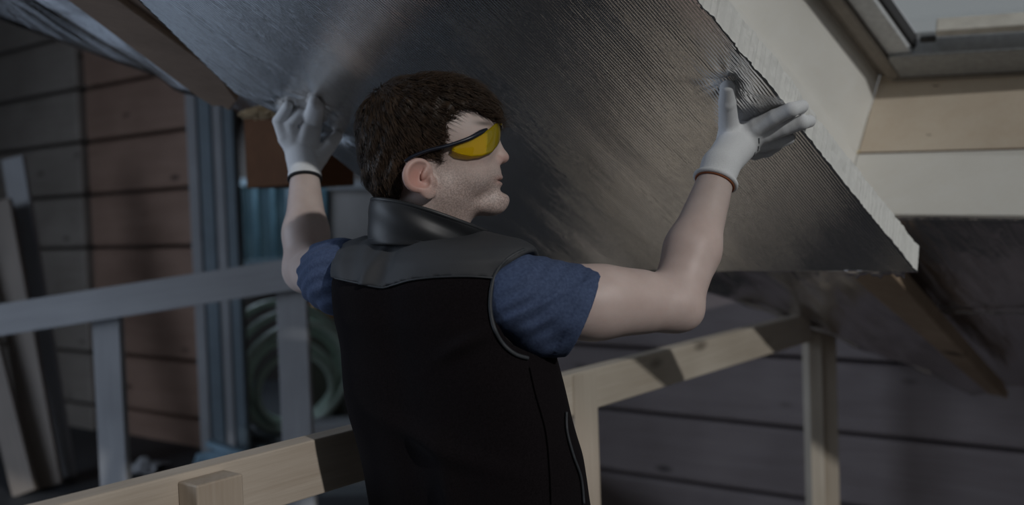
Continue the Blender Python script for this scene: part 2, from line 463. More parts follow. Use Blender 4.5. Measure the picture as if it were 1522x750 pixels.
slab('lower_panel', [W(474, 372, fy - .21), W(640, 372, fy - .21), W(640, 470, fy - .21), W(474, 470, fy - .21)], np.array([0, .05, 0]), M_WALLP, pn, 0.004)
# --- walls behind the viewer and the flat ceiling over the high part
def wallbox(name, lo, hi, label):
    lo, hi = np.array(lo, float), np.array(hi, float)
    o = frame_box(name, (lo + hi) / 2, [1, 0, 0], [0, 1, 0], UPZ, hi - lo, M_WALLP, None, 0)
    return tag(o, label, 'wall', kind='structure')
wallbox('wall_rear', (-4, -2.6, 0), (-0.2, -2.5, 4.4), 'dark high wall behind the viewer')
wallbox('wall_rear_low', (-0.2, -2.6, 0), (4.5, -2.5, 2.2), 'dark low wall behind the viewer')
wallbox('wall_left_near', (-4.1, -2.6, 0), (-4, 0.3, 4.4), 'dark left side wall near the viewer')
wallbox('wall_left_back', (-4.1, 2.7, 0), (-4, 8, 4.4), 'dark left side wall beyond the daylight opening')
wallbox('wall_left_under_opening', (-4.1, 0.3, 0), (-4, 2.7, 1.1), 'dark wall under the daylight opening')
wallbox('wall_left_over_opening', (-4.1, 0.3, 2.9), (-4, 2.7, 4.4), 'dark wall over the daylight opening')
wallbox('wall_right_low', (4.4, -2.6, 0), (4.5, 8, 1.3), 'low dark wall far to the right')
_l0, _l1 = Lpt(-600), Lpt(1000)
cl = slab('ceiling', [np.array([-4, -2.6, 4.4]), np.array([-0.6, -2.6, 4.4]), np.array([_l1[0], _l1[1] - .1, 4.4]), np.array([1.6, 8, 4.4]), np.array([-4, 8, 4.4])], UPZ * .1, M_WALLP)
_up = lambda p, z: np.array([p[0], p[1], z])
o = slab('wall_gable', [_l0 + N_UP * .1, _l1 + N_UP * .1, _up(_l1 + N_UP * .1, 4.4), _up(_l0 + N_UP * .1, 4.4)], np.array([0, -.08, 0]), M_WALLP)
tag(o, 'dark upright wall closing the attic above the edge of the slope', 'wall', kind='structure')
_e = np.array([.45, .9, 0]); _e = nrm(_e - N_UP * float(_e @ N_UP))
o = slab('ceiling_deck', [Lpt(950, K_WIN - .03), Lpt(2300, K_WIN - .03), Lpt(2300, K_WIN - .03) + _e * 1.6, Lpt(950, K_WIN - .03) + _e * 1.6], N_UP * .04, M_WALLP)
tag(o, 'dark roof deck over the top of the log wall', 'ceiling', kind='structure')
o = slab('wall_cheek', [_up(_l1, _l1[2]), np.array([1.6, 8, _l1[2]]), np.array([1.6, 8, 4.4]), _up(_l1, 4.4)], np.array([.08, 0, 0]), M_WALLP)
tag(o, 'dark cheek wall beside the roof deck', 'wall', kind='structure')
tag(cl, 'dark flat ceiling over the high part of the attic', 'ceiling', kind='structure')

# --- the roof slope: insulated bays with foil sheets, opening for the skylight
H0 = Pp(1250, 318, K_ROOF); SILL_D = nrm(Pp(1522, 320, K_ROOF) - H0)
UPS = -E2
slope = thing('ceiling_slope', (1.4, 2.6, 1.4), 'foil-clad underside of the sloping roof', 'ceiling', kind='structure')
BAY = [
    [Lpt(-600), Lpt(262), Lpt(262) + UPS * 4.4, Lpt(-600) + UPS * 4.4],
    [Lpt(262), Lpt(1478), H0 - E1 * .16, H0 - E1 * .16 + UPS * 4.4, Lpt(262) + UPS * 4.4],
    [Lpt(1478), Lpt(2300), H0 + SILL_D * 5.4 + E2 * .10, H0 - E1 * .16 + E2 * .10],
]
for poly in BAY:
    slab('roof_bay_or_sun_blocker', [p + N_UP * 0.012 for p in poly], N_UP * (THICK - 0.03), M_WALLP, slope)
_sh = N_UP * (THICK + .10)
slab('roof_bay_or_sun_blocker', [H0 + UPS * 1.3 - E1 * .1, H0 + UPS * 1.3 + E1 * 1.2, H0 + UPS * 4.4 + E1 * 1.2, H0 + UPS * 4.4 - E1 * .1], N_UP * .05, M_WALLP, slope)  # extra unseen piece added to keep sun off the left railing posts
def foil_grid(name, c, nu, nv, amp, mat, parent, k_off=0.0, freq=9.0, start=0):
    """c: four corners; wrinkled sheet with local x along the bay"""
    c = [np.asarray(p, float) for p in c]
    cen = sum(c) / 4
    ax = E2; az = N_UP; ay = np.cross(az, ax)
    M = np.stack([ax, ay, az])
    V = []
    for j in range(nv + 1):
        for i in range(nu + 1):
            s, t = i / nu, j / nv
            p = (c[0] * (1 - s) + c[1] * s) * (1 - t) + (c[3] * (1 - s) + c[2] * s) * t
            V.append(p)
    V = np.array(V)
    loc = (V - cen) @ M.T
    q = loc * np.array([0.5, 2.0, 1.0])
    loc[:, 2] += k_off + amp * wob(q, freq, 8, start) + amp * 0.6 * np.abs(wob(q, freq * 2.3, 8, start + 8))
    fc = [(j * (nu + 1) + i, j * (nu + 1) + i + 1, (j + 1) * (nu + 1) + i + 1, (j + 1) * (nu + 1) + i) for j in range(nv) for i in range(nu)]
    o = mesh_obj(name, loc, fc, mat, parent, True)
    o.matrix_basis = Matrix(((ax[0], ay[0], az[0], cen[0]), (ax[1], ay[1], az[1], cen[1]), (ax[2], ay[2], az[2], cen[2]), (0, 0, 0, 1)))
    sm = o.modifiers.new('solid', 'SOLIDIFY'); sm.thickness = 0.0015; sm.offset = 0
    return o
foil_grid('foil_sheet', [Lpt(-600), Lpt(255), Lpt(255) + UPS * 3, Lpt(-600) + UPS * 3], 60, 70, 0.003, M_FOIL2, slope, -0.004, 6.0)
foil_grid('foil_sheet', [Lpt(262), Lpt(1480), H0 + UPS * .02, Lpt(262) + UPS * 2.4], 120, 60, 0.012, M_FOIL2, slope, -0.026, 9.0, 4)
foil_grid('foil_sheet', [Lpt(1470), Lpt(1900), H0 + SILL_D * 1.3, H0], 80, 60, 0.004, M_FOIL2, slope, -0.006, 8.0, 8)
hem = [Lpt(x) - N_UP * (0.012 + 0.004 * math.sin(x * .07)) + E2 * 0.006 * math.sin(x * .05) for x in range(1000, 1560, 14)]
tube('foil_hem', hem, [0.008 + 0.003 * math.sin(i * 1.7) for i in range(len(hem))], M_FOIL2, slope)
# tape strip across the lower foil, right of the low rafter
tp = [Pp(1385 + 14 * i, 463 + 0.25 * i, K_ROOF - .012) for i in range(16)]
tube('foil_crease', tp, [0.0035 + 0.0015 * math.sin(i * 2.1) for i in range(16)], M_FOIL2, slope, 6)

# --- skylight and its lining
K_MID = 1.47
sky = thing('window_1', Pp(1312, 115, K_WIN), 'skylight with grey metal frame in its pine lined shaft', 'window', kind='structure')
A0 = H0; A1 = A0 + SILL_D * 5.4  # opening stretched far out of view so sun reaches the man and rail
Bc = Pp(1275, 228, K_MID); Bd = nrm(Pp(1522, 221, K_MID) - Bc)
Cc = Pp(1310, 117, K_WIN); Cd = nrm(Pp(1522, 107, K_WIN) - Cc)
slab('sill_board', [A0, A1, Bc + Bd * 5.4, Bc], E2 * 0.03, M_LINING_W, sky, 0.002)
slab('sill_board', [Bc + N_UP * .002, Bc + Bd * 5.4 + N_UP * .002, Cc + Cd * 5.4 + N_UP * .05, Cc + N_UP * .05], E2 * 0.03, M_LINING, sky, 0.002)
tube('sill_joint', [Bc + Bd * t - E2 * .0005 for t in (0, .5, 1.0, 1.9)], 0.0022, M_PURLIN, sky, 6)
JU = nrm(Pp(1220, 0, K_WIN) - Cc)
slab('jamb_board', [A0, Bc, Bc + JU * 7.3, A0 + UPS * 7.3], -E1 * 0.03, M_LINING_W, sky, 0.002)
slab('jamb_board', [Bc, Cc + N_UP * .05, Cc + N_UP * .05 + JU * 7.3, Bc + JU * 7.3], -E1 * 0.03, M_LINING_W, sky, 0.002)
for px, py, r in ((1392, 124, .011), (1382, 197, .011), (1455, 181, .009)):
    sn_ = nrm(np.cross(Cd, Cc + N_UP * .05 - Bc)); r_k = ray(px, py)
    p = CAM + r_k * (float(sn_ @ (Bc - CAM)) / float(sn_ @ r_k))
    if float(sn_ @ (CAM - p)) < 0: sn_ = -sn_
    ringp = [p + sn_ * .0012 + (math.cos(q) * Cd + 0.8 * math.sin(q) * N_UP) * r for q in np.linspace(0, 6.283, 14)[:-1]]
    tube('knot', ringp, 0.0018, M_PURLIN, sky, 5, True)
# foam bead in the lower corner of the lining
fb = [Pp(1264 + 3 * i, 210 + 5 * i + 2 * math.sin(i), K_MID + .02 - .004 * i) - N_UP * .003 for i in range(6)]
tube('foam_bead', fb, [.006, .009, .008, .01, .008, .005], M_ORANGE if False else plain('foam_bead', (0.72, 0.50, 0.14), .9), sky, 8)
# frame: stiles and bottom rail as stepped metal profiles
def prof(name, p0, d, length, inward, w0, w1, h0, h1, mat):
    """bar along d; spans w0..w1 along inward and h0..h1 along the roof normal (down negative)"""
    a = p0 + inward * w0 + N_UP * (h0 + .022)
    return slab(name, [a, a + d * length, a + d * length + inward * (w1 - w0), a + inward * (w1 - w0)], N_UP * (h1 - h0), mat, sky, 0.004)
INW = nrm(Cd - JU * float(Cd @ JU))            # from left stile towards the pane
INU = nrm(JU - Cd * float(Cd @ JU))            # from bottom rail up the slope
prof('outer_stile', Cc, JU, 7.2, INW, -0.012, 0.02, -0.01, 0.05, M_METAL_B)
prof('stile', Cc, JU, 7.2, INW, 0.022, 0.056, -0.035, 0.05, M_METAL_B)
prof('sash_stile', Cc, JU, 7.2, INW, 0.058, 0.118, -0.020, 0.05, M_METAL_L)
prof('gasket', Cc, JU, 7.2, INW, 0.118, 0.128, -0.004, 0.04, M_GASKET)
prof('bottom_rail', Cc + INW * .03, Cd, 5.3, INU, 0.002, 0.10, -0.030, 0.05, M_METAL)
prof('bottom_lip', Cc + INW * .03, Cd, 5.3, INU, -0.012, 0.0, -0.034, 0.03, M_METAL_B)
prof('glazing_bead', Cc + INW * .16, Cd, 5.0, INU, 0.10, 0.125, -0.004, 0.04, M_SASH)
prof('corner_gasket', Cc + INW * .118, Cd, .04, INU, 0.10, 0.118, -0.012, 0.0, M_GASKET)
prof('top_rail', Cc + JU * 7.1, Cd, 5.3, INU, 0.0, 0.12, -0.03, 0.05, M_METAL)
pa = Cc + INW * .12 + INU * .11 + N_UP * .02
slab('pane', [pa, pa + Cd * 5.05, pa + Cd * 5.05 + JU * 7.0, pa + JU * 7.0], N_UP * .006, M_PANE, sky)

# ================================================================== TIMBERS
def rafter(name, pts, k0, k1, mat, parent):
    return slab(name, [Pp(x, y, k0) for x, y in pts], N_UP * ((k1 - k0) / N_LEN), mat, parent, 0.003)
def beam_px(name, a, b, k0, w, h, mat, parent, side=0.0):
    """rafter under the slope: centre line through pixels a,b on plane k0; w across, h up along the normal"""
    p0, p1 = Pp(*a, k0), Pp(*b, k0)
    d = nrm(p1 - p0)
    lat = nrm(np.cross(N_UP, d))
    c = (p0 + p1) / 2 + N_UP * h / 2 + lat * side
    return frame_box(name, c, d, lat, N_UP, (np.linalg.norm(p1 - p0), w, h), mat, parent, 0.003)
rf = thing('rafter', Pp(340, 160, K_RAFT), 'split brown rafter at the upper left, ending above the purlin', 'rafter')
KR = 1.03
o = rafter('timber', [(-30, -97), (43, -97), (322, 108), (352, 150), (340, 165), (330, 158), (316, 158), (296, 146), (100, 0)], KR, KR + .13, M_RAFT, rf)
rafter('batten', [(51, -97), (110, -97), (330, 104), (354, 132), (353, 146), (327, 106)], KR + .012, KR + .10, M_RAFT, rf)
rf2 = thing('rafter', Pp(1480, 588, K_RAFT), 'brown rafter running down to the lower right below the board', 'rafter')
KR2 = 1.19
rafter('timber', [(780, -15), (861, -68), (1330, 412), (1470, 567), (1492, 590), (1470, 586), (1262, 408)], KR2, KR2 + .048, M_PINE_D, rf2)
rafter('batten', [(872, -68), (888, -68), (1360, 440), (1498, 592), (1492, 592), (1331, 412)], KR2 + .02, KR2 + .048, M_PINE_D, rf2)
# purlin with tuft of glass wool
DP = nrm([0.60, 0.80, 0]); LP = nrm([-0.80, 0.60, 0])
pc = W(428, 222, 2.75)
pu = thing('purlin', W(428, 277, 2.75), 'dark brown squared purlin end behind the raised left hand', 'beam')
frame_box('timber', pc + DP * 0.125 + LP * 0.093, DP, LP, UPZ, (0.25, 0.186, 0.198), M_PURLIN, pu, 0.004)
tv = []; 
bm = bmesh.new(); bmesh.ops.create_icosphere(bm, subdivisions=5, radius=1.0)
for v in bm.verts:
    p = np.array(v.co); n = 1 + 0.10 * wob(p, 9) + 0.06 * wob(p, 24, 8, 10)
    v.co = Vector(p * n)
me = bpy.data.meshes.new('glass_wool'); bm.to_mesh(me); bm.free()
tuft = link(bpy.data.objects.new('wool_tuft', me), pu, M_WOOL)
tuft.location = Vector(pc + LP * 0.085 + UPZ * 0.110 + DP * 0.02); tuft.scale = (0.115, 0.06, 0.020)
tuft.rotation_euler = (0, 0, math.atan2(LP[1], LP[0]))

# guard rail crossing the picture (board, posts, block)
gt0 = W(110, 741, 1.33); 
RA = W(540, 628, 1.84); RB = W(1202, 462, 3.5)
RD = nrm(RB - RA); RD[2] = 0; RD = nrm(RD); RN = nrm([RD[1], -RD[0], 0])   # towards viewer's right
RZ = (RA[2] + RB[2]) / 2
R0 = RA.copy(); R0[2] = RZ
Hr = 0.098
gr = thing('guard_rail', (R0[0], R0[1], 0), 'pale pine guard rail passing behind the man at waist height', 'railing')
tB = float((RB - R0) @ RD)
s0, s1 = -1.25, tB
cc = R0 + RD * (s0 + s1) / 2; cc = cc - UPZ * Hr / 2
frame_box('rail_board', cc - RN * 0.004 - UPZ * .004, RD, RN, UPZ, (s1 - s0, 0.044, Hr), M_PINE, gr, 0.003)
def s_at(px):      # parameter along the rail for an image column
    best = min(np.linspace(-1.2, tB, 800), key=lambda s: abs(((R0 + RD * s - CAM) @ CR) / ((R0 + RD * s - CAM) @ CF) * F + 761 - px))
    return float(best)
s = s_at(858)
hp = R0 + RD * s; 
frame_box('post', np.array([hp[0], hp[1], 0.5 * (RZ - 0.006)]) + RN * 0.0065, UPZ, RD, RN, (RZ - 0.008, 0.098, 0.032), M_PINE, gr, 0.003)
s = s_at(287); hp = R0 + RD * s
frame_box('block', np.array([hp[0], hp[1], 0.5 * (RZ - 0.014)]) + RN * 0.044, UPZ, RD, RN, (RZ - 0.014, 0.083, 0.05), M_PINE_L, gr, 0.003)
s = tB + 0.02; hp = R0 + RD * s
zt = W(1225, 468, 3.5)[2]
frame_box('post', np.array([hp[0], hp[1], zt / 2]) + RD * .0 - RN * .0, UPZ, nrm([1, 0.1, 0]), nrm([-.1, 1, 0]), (zt, 0.050, 0.06), M_PINE, gr, 0.003)
frame_box('post', np.array([hp[0], hp[1], zt / 2 - .01]) + nrm([1, .1, 0]) * .0535, UPZ, nrm([1, 0.1, 0]), nrm([-.1, 1, 0]), (zt - .02, 0.055, 0.045), M_PINE_L, gr, 0.003)

# left railing (cool lit)
D_L = 3.55
lr = thing('guard_rail', (W(160, 700, D_L)[0], W(160, 700, D_L)[1], 0), 'greyish board railing on posts in front of the brown log wall', 'railing')
p0, p1 = W(-120, 494, D_L), W(540, 391, D_L)
beam('rail_board', p0, p1, CF, 47 * D_L / F, 0.04, M_GREYWOOD, lr)
for px, wpx, y0 in ((160, 41, 470), (434, 45, 428)):
    p = W(px, y0, D_L + .043); 
    frame_box('post', np.array([p[0], p[1], p[2] / 2]) + np.array([0, 0, 0]), UPZ, [1, 0, 0], [0, 1, 0], (p[2], wpx * D_L / F, 0.045), M_GREYWOOD, lr, 0.003)

# raised back landing, so the far things stand on it
ld = thing('floor_landing', (-1.5, 5, 0), 'dark raised landing in front of the far log wall', 'floor', kind='structure')
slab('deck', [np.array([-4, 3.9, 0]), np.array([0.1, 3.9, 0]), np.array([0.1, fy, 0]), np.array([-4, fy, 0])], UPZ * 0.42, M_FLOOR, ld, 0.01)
ZL = 0.42
def drop(px, py, z=ZL):
    r = ray(px, py); return CAM + r * ((z - CAM[2]) / r[2])
# planks leaning at the far left
for i, (xb, yb, xt, yt, wpx, mt) in enumerate(((38, 745, -62, 330, 36, M_OLD), (72, 725, -4, 300, 44, M_OLD), (96, 712, 20, 235, 34, M_GREYWOOD))):
    pb = drop(xb, min(yb, 735)); db = float((pb - CAM) @ CF)
    pt = W(xt, yt, db + 0.25)
    o = beam('leaning_plank', pb + UPZ * .006, pt, CF, wpx * db / F, 0.03, mt)
    tag(o, ['dark weathered plank at the picture edge, leftmost of the leaning three', 'brown plank with a knot leaning between two darker planks at left',
            'grey plank, rightmost of those leaning against the log wall'][i], 'plank', 'planks leaning on the log wall')
# unseen sheet added on the left floor to give the foil a blue reflection
def flat_sheet(name, x0, x1, y0, y1, z, mat, label):
    n = 40; V = []
    for j in range(n + 1):
        for i in range(n + 1):
            p = np.array([x0 + (x1 - x0) * i / n, y0 + (y1 - y0) * j / n, 0])
            V.append(p + UPZ * (z + .012 + .010 * wob(p, 5.) ** 2))
    o = mesh_obj(name, V, [(j * (n + 1) + i, j * (n + 1) + i + 1, (j + 1) * (n + 1) + i + 1, (j + 1) * (n + 1) + i) for j in range(n) for i in range(n)], mat, floor, True)
    return tag(o, label)
flat_sheet('bounce_sheet', -3.9, -1.42, 2.0, 3.85, 0.0, plain('pale_blue_film', (0.55, 0.66, 0.80), .35, vs=3), 'unseen pale blue sheet added on the left floor for the foil to reflect')
for i in range(3):      # unseen bright boards added on the floor to warm the foil's reflection
    frame_box('plank', np.array([0.11 + .148 * i, 2.85 + .04 * (i % 2), .014]), [0, 1, 0], [-1, 0, 0], UPZ, (1.9, .14, .028), M_BOUNCE, floor, .003)
# coil of pale green hose
hc = W(420, 500, 5.3)
hz = thing('hose_coil', (hc[0], hc[1], ZL), 'coil of pale green hose behind the second grey railing post', 'hose')
for i in range(9):
    rr = 0.325 - 0.030 * (i % 4) - 0.006 * i
    tilt = 0.25 + 0.05 * i
    cz = hc + np.array([0.012 * i, -0.03 * i + .08, ZL + rr * 1.04 - hc[2] + 0.01 * (i % 2)])
    pth = [cz + rr * (np.cos(q) * nrm([1, .25 + .03 * i, 0]) + np.sin(q) * nrm([0.13 * (i % 3 - 1), 0.12, 1.0])) for q in np.linspace(0, 2 * math.pi, 48)[:-1]]
    tube('loop', pth, 0.019, M_HOSE, hz, 8, True)
ob = drop(486, 548); ob2 = W(492, 540, 5.75)
o = thing('toolbox', (ob2[0], ob2[1], ZL), 'low orange box beyond the hose coil beside the man', 'box')
frame_box('body', np.array([ob2[0], ob2[1], ZL + .27]), [1, 0, 0], [0, 1, 0], UPZ, (.30, .2, .54), M_OLD, o, .01)
frame_box('lid', np.array([ob2[0], ob2[1], ZL + .575]), [1, 0, 0], [0, 1, 0], UPZ, (.31, .21, .07), M_ORANGE, o, .012)
# lumber stacked on the landing left of the man
for i, (px, py, wpx, mt) in enumerate(((492, 604, 120, M_GREYWOOD), (500, 587, 110, M_OLD), (490, 570, 118, M_GREYWOOD))):
    d = 4.7
    p = W(px, py, d)
    o = frame_box('stacked_board', np.array([p[0] + .15, 4.72, ZL + .0225 + .046 * i]), nrm([1, .06 * (i - 1), 0]), nrm([-.06 * (i - 1), 1, 0]), UPZ, (.62, .2, .045), mt, None, .004)
    tag(o, ['lowest board of the short stack left of the man', 'dark middle board of the short stack left of the man', 'top board of the short stack left of the man'][i], 'board', 'boards stacked on the landing')
# crumpled blue film on the landing
def crumple(name, c, sx, sy, h, mat, label, seed):
    n = 26; V = []
    for j in range(n + 1):
        for i in range(n + 1):
            u, v = i / n * 2 - 1, j / n * 2 - 1
            p = np.array([u, v, seed])
            e = max(0, 1 - (u * u + v * v) * .55)
            V.append((c[0] + u * sx * (1 + .12 * wob(p, 2.2)), c[1] + v * sy * (1 + .12 * wob(p, 2.6, 8, 8)), c[2] + .004 + h * e * (0.55 + .45 * wob(p, 4.2, 10, 5)) ** 2 * .8 + .006 * abs(wob(p, 14))))
    fcs = [(j * (n + 1) + i, j * (n + 1) + i + 1, (j + 1) * (n + 1) + i + 1, (j + 1) * (n + 1) + i) for j in range(n) for i in range(n)]
    o = mesh_obj(name, V, fcs, mat)
    sm = o.modifiers.new('solid', 'SOLIDIFY'); sm.thickness = .003; sm.offset = 1
    return tag(o, label, 'plastic film')
fp = drop(372, 655); fp[1] = min(fp[1], 5.2)
crumple('film_sheet', np.array([-1.28, 4.5, ZL]), .22, .16, .12, M_FILM, 'crumpled blue film heaped at the foot of the far strips', 1.3)
crumple('film_sheet', np.array([-1.72, 4.42, ZL]), .12, .10, .06, M_GREYWOOD, 'low crumpled grey film at the foot of the brown log wall', 4.1)
lathp = W(372, 640, 4.35)
o = beam('lath', np.array([-1.36, 4.33, ZL + .135]), np.array([-0.98, 4.28, ZL + .02]), UPZ, .05, .025, M_FILM)
tag(o, 'short blue lath lying across the crumpled film', 'lath')

# ================================================================== THE HELD INSULATION BOARD
LEFT_E = [(754, 403), (660, 345), (565, 285), (480, 218), (420, 172), (350, 138), (205, 0), (60, -130)]
RIGHT_E = [(1365, 405), (1040, 0), (940, -125)]
def resample(pl, n, k):
    P = np.array([Pp(x, y, k) for x, y in pl])
    d = np.r_[0, np.cumsum(np.linalg.norm(np.diff(P, axis=0), axis=1))]
    t = np.linspace(0, d[-1], n)
    return np.stack([np.interp(t, d, P[:, i]) for i in range(3)], 1)
NU, NV = 230, 190
LE, RE = resample(LEFT_E, NV + 1, K_BOARD), resample(RIGHT_E, NV + 1, K_BOARD)
RAG = np.cumsum(rng.normal(0, 0.0009, NV + 1)); RAG -= np.linspace(RAG[0], RAG[-1], NV + 1); RAG = np.clip(RAG, -.003, .003) + rng.normal(0, .0007, NV + 1)
RE = RE + E1 * RAG[:, None]
brd = thing('insulation_board', Pp(1060, 403, K_BOARD), 'large foil-faced insulation board held up against the roof slope', 'insulation board')
S = np.linspace(0, 1, NU + 1)
G = LE[:, None, :] * (1 - S)[None, :, None] + RE[:, None, :] * S[None, :, None]
B_AX, B_AZ = E2, N_UP
B_AY = np.cross(B_AZ, B_AX)
B_C = G.reshape(-1, 3).mean(0)
BM = np.stack([B_AX, B_AY, B_AZ])
loc = (G.reshape(-1, 3) - B_C) @ BM.T
disp = 0.0016 * wob(loc * [0.6, 1.6, 1], 7.0, 8) + 0.0009 * wob(loc * [.7, 2.2, 1], 21.0, 8, 8)
TOUCH = [((1081, 127), .010, .06, 9), ((467, 151), .007, .05, 8), ((500, 202), .008, .055, 9), ((427, 157), .006, .04, 7)]
for (tx, ty), A, R, nf in TOUCH:
    q = (Pp(tx, ty, K_BOARD) - B_C) @ BM.T
    dx, dy = loc[:, 0] - q[0], loc[:, 1] - q[1]
    r = np.hypot(dx, dy); th = np.arctan2(dy, dx)
    disp += A * np.exp(-(r / (R * .45)) ** 2) + 0.0030 * np.exp(-r / R) * np.clip(r / .012, 0, 1) * np.cos(nf * th + 2 * np.sin(2 * th)) * (0.6 + .4 * np.sin(3 * th + nf))
loc[:, 2] += disp
fc = [(j * (NU + 1) + i, (j + 1) * (NU + 1) + i, (j + 1) * (NU + 1) + i + 1, j * (NU + 1) + i + 1) for j in range(NV) for i in range(NU)]
foil = mesh_obj('foil_face', loc, fc, M_FOIL, brd, True)
BMAT = Matrix(((B_AX[0], B_AY[0], B_AZ[0], B_C[0]), (B_AX[1], B_AY[1], B_AZ[1], B_C[1]), (B_AX[2], B_AY[2], B_AZ[2], B_C[2]), (0, 0, 0, 1)))
foil.matrix_basis = BMAT
sm = foil.modifiers.new('solid', 'SOLIDIFY'); sm.thickness = 0.0012; sm.offset = 0
# foam core: outline loop extruded with ragged edge rows
BT = 0.062
loop = [LE[i] for i in range(0, NV + 1, 3)][::-1] + list(LE[0] * (1 - t) + RE[0] * t for t in np.linspace(0.03, .97, 60)) + [RE[i] for i in range(NV + 1)]
loop = np.array(loop); nl = len(loop); rows = 7
V = []
cenl = loop.mean(0)
for r_ in range(rows):
    h = 0.016 + (BT - 0.016) * r_ / (rows - 1) if r_ else 0.0016
    out = (loop - cenl); out /= np.linalg.norm(out, axis=1)[:, None]
    jit = rng.normal(0, .0005, nl) + .0010 * wob(loop + N_UP * h, 90., 8)
    V.append(loop + N_UP * h + out * (jit - .003)[:, None])
V = np.concatenate(V)
fcs = [(r_ * nl + i, r_ * nl + (i + 1) % nl, (r_ + 1) * nl + (i + 1) % nl, (r_ + 1) * nl + i) for r_ in range(rows - 1) for i in range(nl)]
fcs += [tuple(range((rows - 1) * nl, rows * nl))]
core = mesh_obj('foam_core', (V - B_C) @ BM.T, fcs, M_FOAM, brd)
core.matrix_basis = BMAT
bm = bmesh.new(); bm.from_mesh(core.data); bmesh.ops.recalc_face_normals(bm, faces=bm.faces); bm.to_mesh(core.data); bm.free()
# torn foil flap at the lower edge near the corner
fl = [Pp(1255 + 6 * i, 404 + (4 + 7 * math.sin(i * .55) ** 2) * (1 if i % 2 else .6), K_BOARD + .02) for i in range(16)]
ft = [Pp(1255 + 6 * i, 403, K_BOARD) for i in range(16)]
flap = mesh_obj('foil_flap', fl + ft, [(i, i + 1, 17 + i, 16 + i) for i in range(15)], M_FOIL2, brd, True)
sm = flap.modifiers.new('solid', 'SOLIDIFY'); sm.thickness = 0.001

# ================================================================== THE MAN
def ell(P, c, r):
    q = (P - c) / r
    k0 = np.sqrt((q * q).sum(1)); k1 = np.sqrt(((q / r) ** 2).sum(1)) + 1e-9
    return k0 * (k0 - 1) / k1
def rcone(P, a, b, ra, rb):
    ab = b - a; t = np.clip(((P - a) @ ab) / float(ab @ ab), 0, 1)
    return np.sqrt(((P - a - t[:, None] * ab) ** 2).sum(1)) - (ra + (rb - ra) * t)
def smin(a, b, k):
    h = np.clip(0.5 + 0.5 * (b - a) / k, 0, 1)
    return b + (a - b) * h - k * h * (1 - h)
def smax(a, b, k): return -smin(-a, -b, k)
def polygonize(f, lo, hi, h, guard=3.0):
    """naive surface nets over the implicit body f (negative inside), refined only near the surface"""
    lo = np.asarray(lo, np.float64); B = 4
    n = (np.ceil((np.asarray(hi) - lo) / (h * B)).astype(int)) * B
    nc = n // B
    ax = [lo[i] + np.arange(nc[i] + 1) * h * B for i in range(3)]
    C = np.stack(np.meshgrid(*ax, indexing='ij'), -1).reshape(-1, 3)
    fc = f(C).reshape(nc + 1)
    near = np.abs(fc) < h * B * guard
    act = np.zeros(nc, bool)
    mnv = None
    for i in (0, 1):
        for j in (0, 1):
            for k in (0, 1):
                act |= near[i:nc[0] + i, j:nc[1] + j, k:nc[2] + k]
    ai = np.argwhere(act)
    vals = np.repeat(np.repeat(np.repeat(fc[:-1, :-1, :-1], B, 0), B, 1), B, 2).astype(np.float32)
    vals = np.pad(vals, ((0, 1), (0, 1), (0, 1)), mode='edge')
    o = np.stack(np.meshgrid(*[np.arange(B + 1)] * 3, indexing='ij'), -1).reshape(-1, 3)
    need = np.zeros(vals.shape, bool)
    for s in range(0, len(ai), 20000):
        idx = (ai[s:s + 20000, None, :] * B + o[None]).reshape(-1, 3)
        need[idx[:, 0], idx[:, 1], idx[:, 2]] = True
    pi = np.argwhere(need)
    for s in range(0, len(pi), 400000):
        q = pi[s:s + 400000]
        vals[q[:, 0], q[:, 1], q[:, 2]] = f(lo + q * h)
    ins = vals < 0
    cnt = np.zeros(n, np.int8)
    for i in (0, 1):
        for j in (0, 1):
            for k in (0, 1):
                cnt += ins[i:n[0] + i, j:n[1] + j, k:n[2] + k]
    cells = np.argwhere((cnt > 0) & (cnt < 8))
    acc = np.zeros((len(cells), 3)); num = np.zeros(len(cells))
    corners = [np.array(c) for c in np.ndindex(2, 2, 2)]
    for a in corners:
        for d in range(3):
            if a[d] == 0:
                b = a.copy(); b[d] = 1
                ca, cb = cells + a, cells + b
                va = vals[ca[:, 0], ca[:, 1], ca[:, 2]]; vb = vals[cb[:, 0], cb[:, 1], cb[:, 2]]
                m = (va < 0) != (vb < 0)
                t = np.where(m, va / np.where(m, va - vb, 1), 0)
                acc[m] += (a + (b - a) * t[:, None])[m]; num[m] += 1
    V = lo + (cells + acc / num[:, None]) * h
    ids = -np.ones(n, np.int64); ids[cells[:, 0], cells[:, 1], cells[:, 2]] = np.arange(len(cells))
    Q = []
    for d in range(3):
        e1, e2 = (d + 1) % 3, (d + 2) % 3
        sl0 = [slice(None)] * 3; sl1 = [slice(None)] * 3
        sl0[d] = slice(0, n[d]); sl1[d] = slice(1, n[d] + 1)
        A, Bv = ins[tuple(sl0)], ins[tuple(sl1)]
        E = np.argwhere(A != Bv)
        ok = (E[:, e1] > 0) & (E[:, e2] > 0) & (E[:, e1] < n[e1]) & (E[:, e2] < n[e2])
        E = E[ok]; s = A[E[:, 0], E[:, 1], E[:, 2]]
        def at(da, db):
            q = E.copy(); q[:, e1] -= da; q[:, e2] -= db
            return ids[q[:, 0], q[:, 1], q[:, 2]]
        q = np.stack([at(1, 1), at(0, 1), at(0, 0), at(1, 0)], 1)
        q[~s] = q[~s][:, ::-1]
        q = q[(q >= 0).all(1)]
        Q.append(q)
    return V, np.concatenate(Q)
